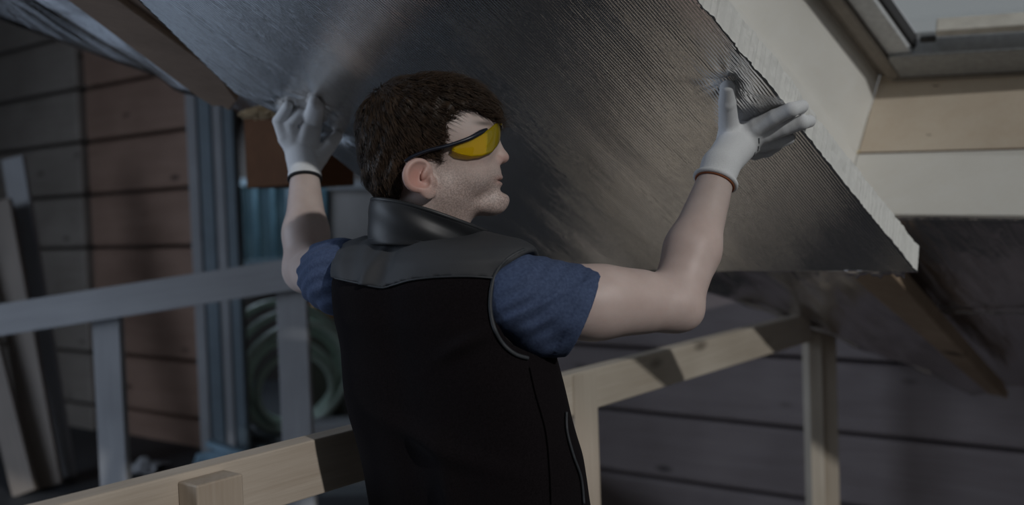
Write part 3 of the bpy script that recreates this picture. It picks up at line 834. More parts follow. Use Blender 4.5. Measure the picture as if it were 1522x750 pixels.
def sdf_obj(name, f, lo, hi, h, mat, parent, guard=3.0):
    V, Q = polygonize(f, lo, hi, h, guard)
    me = bpy.data.meshes.new(name)
    me.vertices.add(len(V)); me.vertices.foreach_set('co', V.astype(np.float32).ravel())
    me.loops.add(Q.size); me.loops.foreach_set('vertex_index', Q.astype(np.int32).ravel())
    me.polygons.add(len(Q)); me.polygons.foreach_set('loop_start', (np.arange(len(Q)) * 4).astype(np.int32))
    me.update(calc_edges=True); me.validate()
    me.polygons.foreach_set('use_smooth', [True] * len(me.polygons))
    return link(bpy.data.objects.new(name, me), parent, mat)
def march(f, px, py, d0=1.0, d1=2.6, n=1600):
    ds = np.linspace(d0, d1, n); P = CAM + ray(px, py)[None] * ds[:, None]
    v = f(P); i = np.argmax(v < 0)
    return P[i] if v[i] < 0 else None

man = thing('person', (0.0, 1.62, 0), 'man in black vest, blue tee, white gloves and yellow safety glasses lifting the board', 'person')

# ---- head (built in a frame that follows the tilted profile)
HD = 1.60; HS = HD / F
YAW = math.radians(7)
HX = nrm(CR * math.cos(YAW) + CF * math.sin(YAW)); HZ = CU; HY = nrm(np.cross(HZ, HX))   # HY points away from the viewer
HO = W(640, 215, HD)
def hp_(px, py, w=0.0):            # local point: profile pixel and sideways offset (metres, + away)
    return np.array([(px - 640) * HS, w, (215 - py) * HS])
def to_head(P): return (P - HO) @ np.stack([HX, HY, HZ], 1)
def from_head(q): return HO + np.asarray(q) @ np.stack([HX, HY, HZ])
def hell(Q, px, py, w, rx, ry, rz, rot=0.0):
    c = hp_(px, py, w); D = Q - c
    if rot:
        cs, sn = math.cos(rot), math.sin(rot)
        D = np.stack([D[:, 0] * cs + D[:, 2] * sn, D[:, 1], -D[:, 0] * sn + D[:, 2] * cs], 1)
    return ell(D, np.zeros(3), np.array([rx * HS, ry, rz * HS]))
def cranium(Q):
    a = hell(Q, 632, 203, 0, 92, .077, 77)
    b = hell(Q, 672, 190, 0, 60, .068, 58)
    return smin(a, b, .03)
def head_f(Q):
    f = cranium(Q)
    f = smin(f, hell(Q, 688, 226, 0, 47, .060, 66), .025)
    f = smin(f, hell(Q, 682, 268, 0, 56, .057, 36, 0.25), .022)            # jaw
    f = smin(f, hell(Q, 655, 285, 0, 40, .056, 30), .02)
    f = smin(f, hell(Q, 733, 296, 0, 25, .023, 20), .018)                   # chin
    f = smin(f, hell(Q, 716, 306, 0, 30, .026, 13), .015)
    f = smin(f, hell(Q, 724, 260, 0, 20, .030, 24), .016)                   # muzzle
    f = smin(f, hell(Q, 715, 190, 0, 22, .050, 13), .014)                   # brow
    for s in (-1, 1):
        f = smin(f, hell(Q, 697, 226, s * .042, 26, .018, 15), .016)        # cheekbone
        f = smax(f, -hell(Q, 731, 207, s * .034, 15, .017, 10), .012)       # eye socket
    f = smin(f, rcone(Q, hp_(727, 195), hp_(744, 229), .0085, .0105), .010) # nose bridge
    f = smin(f, hell(Q, 747, 233, 0, 10.5, .0105, 8.5), .006)               # tip
    for s in (-1, 1):
        f = smin(f, hell(Q, 737, 239, s * .0125, 9.5, .0075, 7), .005)      # wing
        f = smax(f, -hell(Q, 743, 246, s * .0075, 5, .004, 3.5), .003)      # nostril
    f = smin(f, hell(Q, 737, 264.0, 0, 11, .022, 4.6, .15), .004)           # upper lip
    f = smin(f, hell(Q, 737, 272.5, 0, 10, .019, 4.6, -.1), .004)           # lower lip
    f = smax(f, -hell(Q, 745, 268.2, 0, 17, .030, 1.1, .10), .003)          # mouth line
    f = smax(f, -hell(Q, 757, 282, 0, 13, .03, 5.0), .008)                  # fold over the chin
    for s in (-1, 1):
        f = smin(f, hell(Q, 716, 208, s * .031, 12, .0125, 11), .003)       # eye
    return f
def ear_f(Q, s):
    # outer shell tilted outwards
    Y = s * .074 + 0 * Q[:, 0]
    D = Q.copy(); x0 = hp_(622, 270)
    D[:, 1] = Q[:, 1] - s * (.077 + 0.0) - s * (-(Q[:, 0] - x0[0])) * 0.42
    out = hell(D, 619, 266, 0, 22, .0080, 25, -0.30)
    lobe = hell(D, 634, 289, 0, 11, .0065, 11)
    e = smin(out, lobe, .008)
    D2 = D.copy(); D2[:, 1] -= s * .0060
    bowl = hell(D2, 622, 265, 0, 15.5, .0100, 18.5, -.30)
    e = smax(e, -bowl, .003)
    e = smin(e, hell(D, 630, 262, s * .001, 5, .0035, 13, -.5), .004)       # antihelix
    e = smin(e, hell(D, 641, 275, s * .001, 5, .005, 8), .004)              # tragus
    D3 = D.copy(); D3[:, 1] -= s * .005
    e = smax(e, -hell(D3, 629, 277, 0, 7, .006, 6), .003)
    return e
N_A, N_B = hp_(640, 285), hp_(624, 352, .012)
def head_neck(Q):
    f = head_f(Q)
    f = smin(f, rcone(Q, N_A, N_B, .060, .056), .03)
    f = smin(f, rcone(Q, hp_(668, 300), hp_(660, 345, .01), .036, .036), .02)
    for s in (-1, 1): f = smin(f, ear_f(Q, s), .004)
    return f
# ---- torso frame
FA = math.radians(33)
TR = np.array([math.cos(FA), -math.sin(FA), 0]); TB = np.array([-math.sin(FA), -math.cos(FA), 0])   # his right, his back
# rows: image y, centre x, depth, half width, half depth
ROWS = [(336, 628, 1.63, .060, .060), (350, 632, 1.63, .080, .072), (358, 636, 1.63, .118, .085), (368, 640, 1.63, .150, .096), (384, 643, 1.63, .165, .106),
        (420, 648, 1.63, .170, .118), (470, 655, 1.63, .175, .126), (540, 668, 1.63, .178, .130), (620, 684, 1.63, .180, .130),
        (700, 703, 1.64, .182, .132), (760, 716, 1.645, .185, .135), (900, 735, 1.66, .190, .14), (1000, 745, 1.66, .185, .135)]
RC = np.array([W(x, y, d) for y, x, d, a, b in ROWS])
RZv = RC[:, 2]; order = np.argsort(RZv)
def torso(P, grow=0.0):
    z = P[:, 2]
    cx = np.interp(z, RZv[order], RC[order, 0]); cy = np.interp(z, RZv[order], RC[order, 1])
    a = np.interp(z, RZv[order], np.array([r[3] for r in ROWS])[order]) + grow
    b = np.interp(z, RZv[order], np.array([r[4] for r in ROWS])[order]) + grow
    D = np.stack([P[:, 0] - cx, P[:, 1] - cy], 1)
    l = np.abs(D @ TR[:2]) / a; d = D @ TB[:2]
    # a shallow furrow along the spine
    d = d + 0.010 * np.exp(-((D @ TR[:2]) / .035) ** 2) * (d > 0)
    d = np.abs(d) / b
    return np.maximum(((l ** 2.35 + d ** 2.35) ** (1 / 2.35) - 1) * b * 0.8, z - RZv.max())
# ---- arms
SR, ER, WRR = W(776, 440, 1.53), W(1002, 452, 1.60), W(1071, 246, 1.70)
SL, EL, WLL = W(512, 412, 1.72), W(456, 400, 1.96), W(453, 262, 2.035)
FR = ER * .62 + WRR * .38; FLm = EL * .62 + WLL * .38
def armR(P):
    f = rcone(P, SR, W(880, 450, 1.555), .060, .056)
    f = smin(f, rcone(P, W(880, 450, 1.555), ER, .055, .041), .02)
    f = smin(f, rcone(P, W(905, 445, 1.56), W(950, 445, 1.58), .050, .046), .02)
    f = smin(f, rcone(P, ER, FR, .043, .0445), .02)
    f = smin(f, rcone(P, FR, WRR, .0435, .0275), .02)
    f = smin(f, ell(P, W(1022, 463, 1.60), np.array([.020, .022, .020])), .022)
    return f
def armL(P):
    f = rcone(P, SL, EL, .056, .043)
    f = smin(f, rcone(P, EL, FLm, .044, .044), .02)
    f = smin(f, rcone(P, FLm, WLL, .043, .029), .02)
    return f
def skin_f(P):
    f = smin(armR(P), armL(P), .01)
    f = smin(f, torso(P, -.016), .02)
    Q = to_head(P)
    f = smin(f, rcone(Q, N_A, N_B, .060, .056), .03)
    return f
def head_only(P): return head_neck(to_head(P))
# body mesh = fine head joined to the arms and torso
lo = from_head(hp_(520, 345, -.12)); hi = from_head(hp_(775, 95, .12))
lo2 = np.minimum(lo, hi) - .01; hi2 = np.maximum(lo, hi) + .01
Vh, Qh = polygonize(head_only, lo2, hi2, .0023)
def shoulders_f(P): return skin_f(P)
pts_ = np.array([SR, ER, WRR, SL, EL, WLL])
Vb, Qb = polygonize(shoulders_f, [pts_[:, 0].min() - .08, 1.34, 0.86], [pts_[:, 0].max() + .08, 2.12, 1.78], .0052, 4.0)
V = np.concatenate([Vh, Vb]); Q = np.concatenate([Qh, Qb + len(Vh)])
me = bpy.data.meshes.new('body')
me.vertices.add(len(V)); me.vertices.foreach_set('co', V.astype(np.float32).ravel())
me.loops.add(Q.size); me.loops.foreach_set('vertex_index', Q.astype(np.int32).ravel())
me.polygons.add(len(Q)); me.polygons.foreach_set('loop_start', (np.arange(len(Q)) * 4).astype(np.int32))
me.update(calc_edges=True); me.validate()
me.polygons.foreach_set('use_smooth', [True] * len(me.polygons))
tone = np.zeros((len(me.vertices), 4), np.float32); tone[:, 3] = 1
Hl = to_head(V); px_ = Hl[:, 0] / HS + 640; py_ = 215 - Hl[:, 2] / HS
isH = np.arange(len(V)) < len(Vh)
def gs(cx, cy, sx, sy): return np.exp(-((px_ - cx) / sx) ** 2 - ((py_ - cy) / sy) ** 2)
sg = lambda x: 1 / (1 + np.exp(-x))
beard = sg((py_ - (252 + 0.06 * np.abs(px_ - 700))) / 7) * sg((px_ - 640) / 7) * sg((330 - py_) / 6)
beard = np.maximum(beard, sg((px_ - 644) / 3) * sg((668 - px_) / 6) * sg((py_ - 215) / 6) * sg((300 - py_) / 6) * .95)
beard = beard * (1 - 0.55 * gs(705, 258, 25, 14))
tone[:, 1] = np.where(isH, np.clip(beard, 0, 1) * .4, 0)
red = .75 * gs(618, 270, 24, 30) * (np.abs(Hl[:, 1]) > .066) + .45 * gs(750, 236, 14, 12) + .5 * gs(742, 268, 9, 7) + .15 * gs(705, 240, 24, 14)
tone[:, 0] = np.where(isH, np.clip(red, 0, 1), 0.0)
brow = gs(716, 189, 15, 3.5) * (np.abs(Hl[:, 1]) > .010)
tone[:, 2] = np.where(isH, np.clip(brow * .8, 0, 1), 0)
# hairy shade on the forearm underside
ca = me.color_attributes.new('tone', 'FLOAT_COLOR', 'POINT'); ca.data.foreach_set('color', tone.ravel())
body = link(bpy.data.objects.new('body', me), man, M_SKIN)
tag(body, 'fair skin of head, neck and bare arms')

# ---- hair
HPOLY = [(525, 190), (532, 150), (560, 110), (640, 96), (705, 108), (745, 140), (742, 183), (728, 180), (700, 168), (674, 170), (660, 190), (655, 222), (651, 246),
         (640, 243), (622, 236), (604, 240), (592, 258), (594, 280), (590, 299), (566, 300), (535, 262)]
def poly_sd(x, y, poly):
    p = np.array(poly, float); n = len(p); d = np.full(x.shape, 1e9); s = np.ones(x.shape)
    for i in range(n):
        a, b = p[i], p[i - 1]; e = b - a; wx, wy = x - a[0], y - a[1]
        t = np.clip((wx * e[0] + wy * e[1]) / (e @ e), 0, 1)
        d = np.minimum(d, (wx - e[0] * t) ** 2 + (wy - e[1] * t) ** 2)
        c1 = y >= a[1]; c2 = y < b[1]; c3 = e[0] * wy > e[1] * wx
        m = (c1 & c2 & c3) | (~c1 & ~c2 & ~c3); s = np.where(m, -s, s)
    return s * np.sqrt(d)
def hair_f(P):
    Q = to_head(P); px = Q[:, 0] / HS + 640; py = 215 - Q[:, 2] / HS
    base = smin(cranium(Q), hell(Q, 600, 255, 0, 56, .060, 52), .03)
    thick = .003 + .009 * np.clip((250 - py) / 90, 0, 1)
    lump = .0022 * np.sin((px * .9 + py * .5) * .25 + 3 * np.sin(Q[:, 1] * 40)) * np.sin(Q[:, 1] * 160 + px * .08)
    f = base - thick - lump
    pd = poly_sd(px, py, HPOLY) * HS
    return smax(f, pd, .006)
lo = from_head(hp_(515, 310, -.11)); hi = from_head(hp_(750, 90, .11))
hair = sdf_obj('hair', hair_f, np.minimum(lo, hi) - .01, np.maximum(lo, hi) + .01, .003, M_HAIR, man)
# combed strands over the cap
hv = np.array([v.co for v in hair.data.vertices]); hn = np.array([v.normal for v in hair.data.vertices])
hq = to_head(hv); hpx = hq[:, 0] / HS + 640; hpy = 215 - hq[:, 2] / HS
whorl = hp_(566, 158, 0)
sel = np.where((hpy < 296))[0]
pick = rng.choice(sel, 8000, replace=True)
SV, SF = [], []
MH = np.stack([HX, HY, HZ])
for ii in pick:
    q = hq[ii] + rng.normal(0, .0012, 3); nl = MH @ hn[ii]
    away = q - whorl
    fwd = np.array([.55, 0, -.75]) if hpx[ii] < 640 else np.array([.85, 0, -.45])
    if hpx[ii] < 585: fwd = np.array([.12, 0, -1.0])
    d = nrm(away) * .8 + fwd * .8 + rng.normal(0, .09, 3)
    d = d - nl * float(d @ nl)
    if np.linalg.norm(d) < 1e-3: continue
    d = nrm(d); L = rng.uniform(.018, .034) * (1.0 if hpy[ii] < 215 else .55)
    if hpx[ii] > 690 and hpy[ii] < 178: L *= 1.1
    sd_ = np.cross(d, nl); wd_ = rng.uniform(.00035, .0008)
    b0 = len(SV)
    for k, t in enumerate((0, .4, .75, 1.0)):
        c = q + d * L * t + nl * (.0006 + .0030 * math.sin(math.pi * min(t * 1.05, 1)) - .0022 * t * t)
        w_ = wd_ * (1 - .9 * t)
        for s in (-1, 1): SV.append(c + sd_ * w_ * s)
        SV.append(c + nl * w_ * 1.2)
    for k in range(3):
        for a, b in ((0, 1), (1, 2), (2, 0)):
            SF.append((b0 + k * 3 + a, b0 + k * 3 + b, b0 + k * 3 + 3 + b, b0 + k * 3 + 3 + a))
SVw = HO + np.array(SV) @ MH
strands = mesh_obj('hair_strands', SVw, SF, M_HAIR, hair, True)
strands['kind'] = 'stuff'

# ---- safety glasses
gl = bpy.data.objects.new('safety_glasses', None); COL.objects.link(gl); gl.parent = man
gl.matrix_parent_inverse = Matrix.Translation(Vector(man['_base'])).inverted(); gl.location = Vector(HO); gl['_base'] = [float(x) for x in HO]
def hw(px, py, w): return from_head(hp_(px, py, w))
for s in (-1, 1):
    n1, n2 = 26, 10; V = []
    for i in range(n1 + 1):
        t = i / n1; a_ = t * math.pi * .5
        px = 668 + (742 - 668) * math.sin(a_) ** .95; w = s * (.006 + .071 * math.cos(a_) ** .85)
        yt = np.interp(px, [668, 690, 708, 722, 734, 742], [228, 215, 206, 198, 187, 184])
        yb = np.interp(px, [668, 678, 695, 712, 726, 735, 742], [230, 235, 238.5, 237, 231, 221, 209])
        for j in range(n2 + 1):
            u = j / n2
            V.append(hw(px - 2 * (u - .5) ** 2 * 3, yt + (yb - yt) * u, w))
    fcs = [(i * (n2 + 1) + j, (i + 1) * (n2 + 1) + j, (i + 1) * (n2 + 1) + j + 1, i * (n2 + 1) + j + 1) for i in range(n1) for j in range(n2)]
    lens = mesh_obj('lens', V, fcs, M_LENS, None, True); lens.parent = gl; lens.matrix_parent_inverse = Matrix.Translation(Vector(HO)).inverted()
    sm = lens.modifiers.new('solid', 'SOLIDIFY'); sm.thickness = .0018
    tag(lens, 'yellow tinted lens')
    pth = catmull([hw(601, 247, s * .083), hw(612, 240, s * .084), hw(635, 231, s * .084), hw(662, 224, s * .083), hw(690, 214, s * .079), hw(706, 205, s * .070), hw(719, 197, s * .058)], 5)
    rad = np.interp(np.linspace(0, 1, len(pth)), [0, .15, .5, .75, .88, 1], [.0022, .0026, .0030, .0038, .0042, .0018])
    Vt, Ft = tube_arrays(pth, list(rad), 8)
    tm = mesh_obj('temple', Vt, Ft, M_TEMPLE, None, True); tm.parent = gl; tm.matrix_parent_inverse = Matrix.Translation(Vector(HO)).inverted()
Vt, Ft = tube_arrays(catmull([hw(742, 186, -.030), hw(746, 187, -.012), hw(747, 188, 0), hw(746, 187, .012), hw(742, 186, .030)], 4), .0022, 8)
br = mesh_obj('bridge', Vt, Ft, M_LENS, None, True); br.parent = gl; br.matrix_parent_inverse = Matrix.Translation(Vector(HO)).inverted()

# ---- vest
def hole_R(P): return rcone(P, W(803, 447, 1.515), W(1000, 455, 1.59), .078, .075)
def hole_L(P): return rcone(P, W(484, 418, 1.79), W(440, 405, 2.0), .074, .072)
def folds(P):
    # soft drag folds of the fleece: from the right armpit across the back and down the side
    l = (P - RC[6]) @ TR; z = P[:, 2] - RC[6][2]
    g = .009 * np.exp(-((z + .16 + .35 * (l - .02)) / .018) ** 2) * np.exp(-((l - .06) / .09) ** 2)
    g = g + .010 * np.exp(-((l - .10 + .12 * (z + .28)) / .02) ** 2) * np.exp(-((z + .30) / .10) ** 2)
    g = g + .007 * np.exp(-((z + .04 - .5 * (l - .1)) / .012) ** 2) * np.exp(-((l - .13) / .04) ** 2)
    g = g + .0026 * wob(P, 16.0, 8)
    return g
def vest_raw(P):
    f = torso(P, .010) - folds(P)
    f = smin(f, rcone(P, W(720, 372, 1.57), W(762, 386, 1.535), .030, .034), .03)
    f = smin(f, rcone(P, W(545, 374, 1.69), W(507, 388, 1.72), .028, .030), .03)
    f = smax(f, -hole_R(P), .010)
    f = smax(f, -hole_L(P), .010)
    return f
SEAM = [(470, 408), (498, 413), (530, 420), (566, 427), (585, 423), (610, 416), (650, 411.5), (700, 410.5), (745, 414), (860, 420)]
def seam_z(P):
    dep = (P - CAM) @ CF
    px = ((P - CAM) @ CR) / dep * F + 761; py = 375 - ((P - CAM) @ CU) / dep * F
    return px, py
# the seam height as a function of position across the back
SPT = [march(lambda P: torso(P, .010), x, y) for x, y in SEAM[1:-1]]
SPT = [p for p in SPT if p is not None]
sl_ = np.array([(p - RC[6]) @ TR for p in SPT]); sz_ = np.array([p[2] for p in SPT])
oo = np.argsort(sl_); sl_, sz_ = sl_[oo], sz_[oo]
def seam_d(P): return P[:, 2] - np.interp((P - RC[6]) @ TR, sl_, sz_)
ZB = W(720, 870, 1.62)[2]
def vest_body(P): return np.maximum(np.maximum(vest_raw(P), seam_d(P)), ZB - P[:, 2])
def yoke_f(P):
    l = (P - RC[6]) @ TR
    w = .0022 * np.sin(l * 95 + P[:, 2] * 40) * np.exp(-((l + .06) / .07) ** 2) + .0020 * wob(P, 38., 8, 6)
    # sharp crease pair left of the spine
    c = .004 * np.exp(-((l + .055 - .35 * (P[:, 2] - RC[5][2])) / .010) ** 2) - .003 * np.exp(-((l + .03 - .35 * (P[:, 2] - RC[5][2])) / .012) ** 2)
    f = vest_raw(P) - .002 - w - c
    return np.maximum(f, -seam_d(P))
vest = sdf_obj('vest', vest_body, [-.36, 1.40, ZB - .02], [.36, 2.0, 1.55], .0042, M_FLEECE, man, 4.0)
tag(vest, 'black fleece back of the vest')
yoke = sdf_obj('yoke', yoke_f, [-.36, 1.40, 1.36], [.36, 2.0, 1.56], .0035, M_NYLON, vest, 5.0)
tag(yoke, 'charcoal nylon yoke of the vest')
def surf_tube(name, f, pix, r, mat, parent, lift=.0008, d0=1.2):
    pts = [march(f, x, y, d0) for x, y in pix]
    pts = [p - nrm(p - CAM) * lift for p in pts if p is not None]
    if len(pts) < 3: return None
    P = np.array(pts)
    keep = [0]
    for i in range(1, len(P)):
        if np.linalg.norm(P[i] - P[keep[-1]]) < .06: keep.append(i)
    return tube(name, [P[i] for i in keep], r, mat, parent, 8)
vr = lambda P: vest_raw(P) - .002
pix = [(p[0], p[1]) for p in catmull([(x, y, 0) for x, y in SEAM[1:-1]], 8)]
surf_tube('seam_piping', vr, pix, .0016, M_PIPING, vest)
pix = [(p[0], p[1]) for p in catmull([(779, 371, 0), (764, 378, 0), (748, 390, 0), (736, 408, 0), (730, 432, 0), (729, 460, 0), (735, 488, 0), (748, 511, 0), (766, 526, 0), (785, 532, 0)], 8)]
surf_tube('armhole_piping', vr, pix, .0032, M_PIPING, vest, .0005)
pix = [(p[0], p[1]) for p in catmull([(788, 545, 0), (797, 585, 0), (812, 640, 0), (818, 700, 0), (820, 748, 0)], 10)]
surf_tube('side_seam', vr, pix, .0013, M_FLEECE, vest, .0004)
pix = [(p[0], p[1]) for p in catmull([(842, 612, 0), (843, 640, 0), (852, 675, 0), (864, 710, 0), (868, 748, 0)], 10)]
surf_tube('pocket_piping', vr, pix, .0022, M_PIPING, vest, .0008)
# ---- collar: stand-up collar open at the front
def collar():
    n1, n2 = 72, 12; V = []
    for i in range(n1 + 1):
        a_ = -2.62 + 5.24 * i / n1           # 0 at the nape
        fr = (1 - math.cos(a_)) / 2          # 0 nape .. 1 throat
        nb, nf = -math.cos(a_), math.sin(a_)
        for j in range(n2 + 1):
            u = j / n2
            # bottom ring follows the neck base, top ring is tilted forwards; collar leans out a little at the top
            bpx = 628 + nb * 76; bpy = 364 + 4 * fr; bw = .014 + nf * -.082
            tpx = 634 + nb * 80 + 22 * fr ** 4; tpy = 297 + 52 * fr ** 1.5; tw = .006 + nf * -.080
            fold = 4 * math.sin(math.pi * u) * (1 - fr) 
            px = bpx + (tpx - bpx) * u + nb * fold + nb * 4 * math.sin(u * 9) * .25
            py = bpy + (tpy - bpy) * u + 1.5 * math.sin(a_ * 9) * (u * (1 - u))
            w = bw + (tw - bw) * u - nf * .003 * math.sin(u * 8 + a_ * 3)
            V.append(hw(px, py, w))
    fcs = [(i * (n2 + 1) + j, (i + 1) * (n2 + 1) + j, (i + 1) * (n2 + 1) + j + 1, i * (n2 + 1) + j + 1) for i in range(n1) for j in range(n2)]
    o = mesh_obj('collar', V, fcs, M_COLLAR, vest, True)
    sm = o.modifiers.new('solid', 'SOLIDIFY'); sm.thickness = .005; sm.offset = 0
    sb = o.modifiers.new('smooth', 'SUBSURF'); sb.levels = 1; sb.render_levels = 1
    top = [V[i * (n2 + 1) + n2] for i in range(n1 + 1)]
    tube('collar_edge', top, .0034, M_COLLAR, vest, 8)
    tube('collar_seam', [V[i * (n2 + 1) + 2] + (V[i * (n2 + 1) + 2] - HO) * .012 for i in range(4, n1 - 3)], .0014, M_PIPING, vest, 6)
collar()
# ---- tee sleeves
HEM_N = nrm(W(1000, 452, 1.60) - W(790, 440, 1.52)); 
hemp = W(869, 459, 1.55)
HEM_N = nrm(CR * .925 - CU * .37 + CF * .05)
def sleeveR(P):
    t = (P - SR) @ nrm(ER - SR)
    f = smin(rcone(P, W(774, 441, 1.53), W(850, 455, 1.545), .069, .0655), rcone(P, W(845, 458, 1.545), W(905, 468, 1.565), .0655, .0625), .01)
    f = smin(f, rcone(P, W(800, 490, 1.54), W(845, 490, 1.55), .042, .036), .025)
    px, py = seam_z(P)
    ph = (px - 760) * .16 + (py - 380) * .20
    wr = .0022 * np.sin(ph + 1.5 * np.sin((px - py) * .03)) * np.exp(-((py - 450) / 70) ** 2) * np.exp(-((px - 800) / 60) ** 2)
    wr = wr + .0024 * np.exp(-((py - 470 + (px - 760) * .45) / 5) ** 2) + .002 * np.exp(-((py - 520 + (px - 760) * .9) / 6) ** 2) + .0016 * np.exp(-((px - 815 - (py - 390) * .25) / 5) ** 2) * np.exp(-((py - 390) / 20) ** 2)
    f = f - wr - .0009 * wob(P, 60, 8)
    hd = (P - hemp) @ HEM_N
    f = f - .0016 * (np.abs(hd + .012) < .011)
    f = np.maximum(f, hd)
    return f
slv = sdf_obj('tee_sleeve', sleeveR, W(715, 545, 1.42) - .03, np.array([W(915, 370, 1.6)[0], 1.72, W(915, 360, 1.6)[2]]) + .02, .003, M_SHIRT, man, 4.0)
tag(slv, 'blue jersey sleeve on the right arm')
hpl = SL * .70 + EL * .30; HNL = nrm(EL - SL)
def sleeveL(P):
    f = rcone(P, SL, SL * .3 + EL * .7, .067, .061) - .0018 * np.sin(P[:, 2] * 260 + P[:, 1] * 120) - .001 * wob(P, 50, 8)
    hd = (P - hpl) @ HNL
    return np.maximum(f, hd)
sll = sdf_obj('tee_sleeve', sleeveL, np.minimum(SL, EL) - .1, np.maximum(SL, EL) + .1, .0035, M_SHIRT, man)
# ---- trousers and boots (below the frame)
hipc = RC[-2]
def legs(P):
    f = torso(P, .0); f = np.maximum(f, P[:, 2] - (ZB + .06)); f = np.maximum(f, (hipc[2] - .12) - P[:, 2])
    for s in (-1, 1):
        hj = hipc + TR * .095 * s - UPZ * .05
        kn = np.array([hj[0] + .01 * s, hj[1] + .03, .50]); an = np.array([hj[0] + .02 * s, hj[1] + .02, .09])
        f = smin(f, rcone(P, hj, kn, .095, .068), .03); f = smin(f, rcone(P, kn, an, .068, .058), .03)
    return f
sdf_obj('trousers', legs, hipc - [.36, .3, hipc[2] - .04], hipc + [.36, .3, .25], .011, M_TROUSER, man, 4.0)
for s in (-1, 1):
    hj = hipc + TR * .095 * s
    c0 = np.array([hj[0] + .02 * s, hj[1] + .02, .055]); toe = c0 - TB * .15 - UPZ * .012
    def boot(P, c0=c0, toe=toe):
        f = smin(rcone(P, c0, toe, .055, .043), rcone(P, c0, c0 + UPZ * .09, .055, .055), .03)
        return smax(f, .002 - P[:, 2], .01)
    sdf_obj('boot', boot, np.minimum(c0, toe) - [.1, .1, .08], np.maximum(c0, toe) + [.1, .1, .2], .008, M_BOOT, man)
# ---- gloves
def hand_f(wrist, palm, rw, rp, fingers, arm_axis, flare):
    def f(P):
        d = rcone(P, wrist, palm, rw, rp)
        d = smin(d, rcone(P, wrist - arm_axis * .035, wrist, rw + flare, rw), .012)
        for fg in fingers:
            c = None
            for (a, ra), (b, rb) in zip(fg[:-1], fg[1:]):
                e = rcone(P, a, b, ra, rb); c = e if c is None else smin(c, e, .003)
            # root blends broadly into the palm, free part stays apart
            d = smin(d, c, .009)
        return d
    return f
def db(px, py, off): return W(px, py, depth_on(px, py, K_BOARD) + off)
axR = nrm(WRR - ER)
pR = db(1098, 210, -.055)
fR = [
    [(pR, .026), (db(1126, 188, -.034), .0165), (db(1152, 174, -.022), .0140), (db(1176, 163, -.012), .0128), (db(1192, 158, .022), .0115)],
    [(pR, .026), (db(1138, 199, -.036), .0160), (db(1166, 190, -.022), .0138), (db(1192, 182, -.010), .0126), (db(1203, 180, .028), .0112)],
    [(pR, .024), (db(1134, 213, -.036), .0150), (db(1155, 211, -.024), .0130), (db(1172, 205, .000), .0118)],
    [(pR, .022), (db(1122, 226, -.040), .0140), (db(1140, 224, -.028), .0118), (db(1154, 217, -.008), .0105)],
    [(db(1086, 226, -.065), .024), (db(1083, 184, -.045), .0175), (db(1081, 152, -.026), .0150), (db(1081, 130, -.010), .0128)],
]
gR = hand_f(WRR, pR, .0300, .0365, fR, axR, .003)
cR_ = WRR - axR * .035
def gloveR(P): return np.maximum(gR(P), -((P - cR_) @ axR))
allp = np.array([p for fg in fR for p, r in fg] + [cR_])
g1 = sdf_obj('glove', gloveR, allp.min(0) - .05, allp.max(0) + .05, .0019, M_GLOVE, man)
tag(g1, 'white knit glove on the right hand')
def ring_around(c, axis, r, n=40, squash=1.0):
    a = nrm(np.cross(axis, [0.3, 1, .2])); b = np.cross(axis, a)
    return [c + r * (math.cos(q) * a + math.sin(q) * b) for q in np.linspace(0, 2 * math.pi, n + 1)[:-1]]
tube('cuff_band', ring_around(cR_ - axR * .0005, axR, .0325), .0020, M_BAND_O, g1, 8, True)
tube('cuff_roll', ring_around(cR_ + axR * .004, axR, .0345), .0046, M_GLOVE, g1, 8, True)
axL = nrm(WLL - EL)
D0 = depth_on(460, 190, K_BOARD)
def wl_(px, py, off): return W(px, py, D0 + off)
pL = wl_(448, 234, -.045)
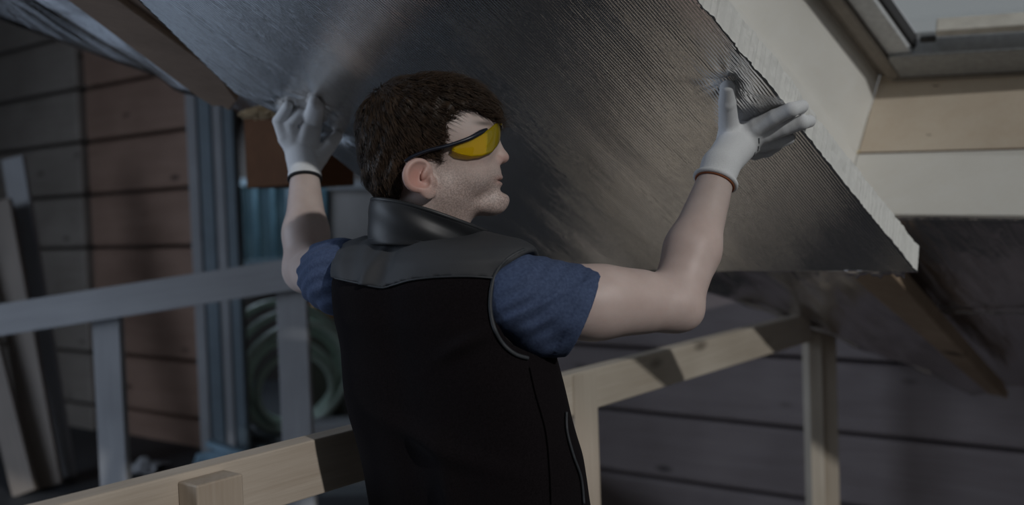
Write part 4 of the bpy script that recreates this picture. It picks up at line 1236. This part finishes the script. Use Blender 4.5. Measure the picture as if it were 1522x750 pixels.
fL = [
    [(pL, .026), (wl_(424, 207, -.048), .0150), (wl_(414, 180, -.040), .0128), (db(428, 157, -.008), .0108)],
    [(pL, .027), (wl_(437, 210, -.052), .0150), (wl_(432, 186, -.046), .0130), (db(447, 166, -.008), .0110)],
    [(pL, .027), (wl_(452, 211, -.054), .0155), (wl_(459, 180, -.042), .0142), (db(467, 150, -.008), .0118)],
    [(pL, .026), (wl_(464, 215, -.050), .0150), (wl_(469, 186, -.034), .0136), (db(474, 157, -.007), .0112)],
    [(wl_(462, 248, -.045), .024), (wl_(475, 235, -.050), .0170), (wl_(489, 217, -.040), .0148), (db(501, 202, -.010), .0125)],
]
gL = hand_f(WLL, pL, .0310, .0330, fL, axL, .002)
cL_ = WLL - axL * .006
def gloveL(P): return np.maximum(gL(P), -((P - cL_) @ axL))
allp = np.array([p for fg in fL for p, r in fg] + [cL_])
g2 = sdf_obj('glove', gloveL, allp.min(0) - .05, allp.max(0) + .05, .0022, M_GLOVE, man)
tag(g2, 'white knit glove on the left hand')
tube('cuff_band', ring_around(cL_, axL, .0325), .0032, M_BAND_D, g2, 8, True)

for pp in ([(1128, 205), (1128, 209), (1128, 213)], [(1127, 217), (1127, 220), (1126, 224)], [(1122, 226), (1121, 229), (1120, 232)]):
    surf_tube('print_mark', gloveR, pp, .0011, M_PIPING, g1, .0002)
# loose fringe strands falling over the brow
FV, FF = [], []
for k in range(46):
    w = rng.uniform(-.045, .045); x0 = rng.uniform(706, 728); y0 = rng.uniform(150, 164)
    e = rng.uniform(0, 1); pth = catmull([hw(x0, y0, w), hw(x0 + 13, y0 + 8, w * 1.02), hw(738 - 22 * (abs(w) / .045) ** 2 + rng.uniform(-2, 2), y0 + 18 + 4 * e, w * 1.05), hw(735 - 24 * (abs(w) / .045) ** 2 + rng.uniform(-4, 3), y0 + 23 + 9 * e, w * 1.06 + rng.normal(0, .002))], 3)
    a, b = tube_arrays(pth, list(np.linspace(.0010, .0002, len(pth))), 4)
    o_ = len(FV); FV += a; FF += [tuple(i + o_ for i in f) for f in b]
fr_ = mesh_obj('fringe', FV, FF, M_HAIR, hair, True); fr_['kind'] = 'stuff'

for o in list(bpy.data.objects):
    if '_base' in o: del o['_base']
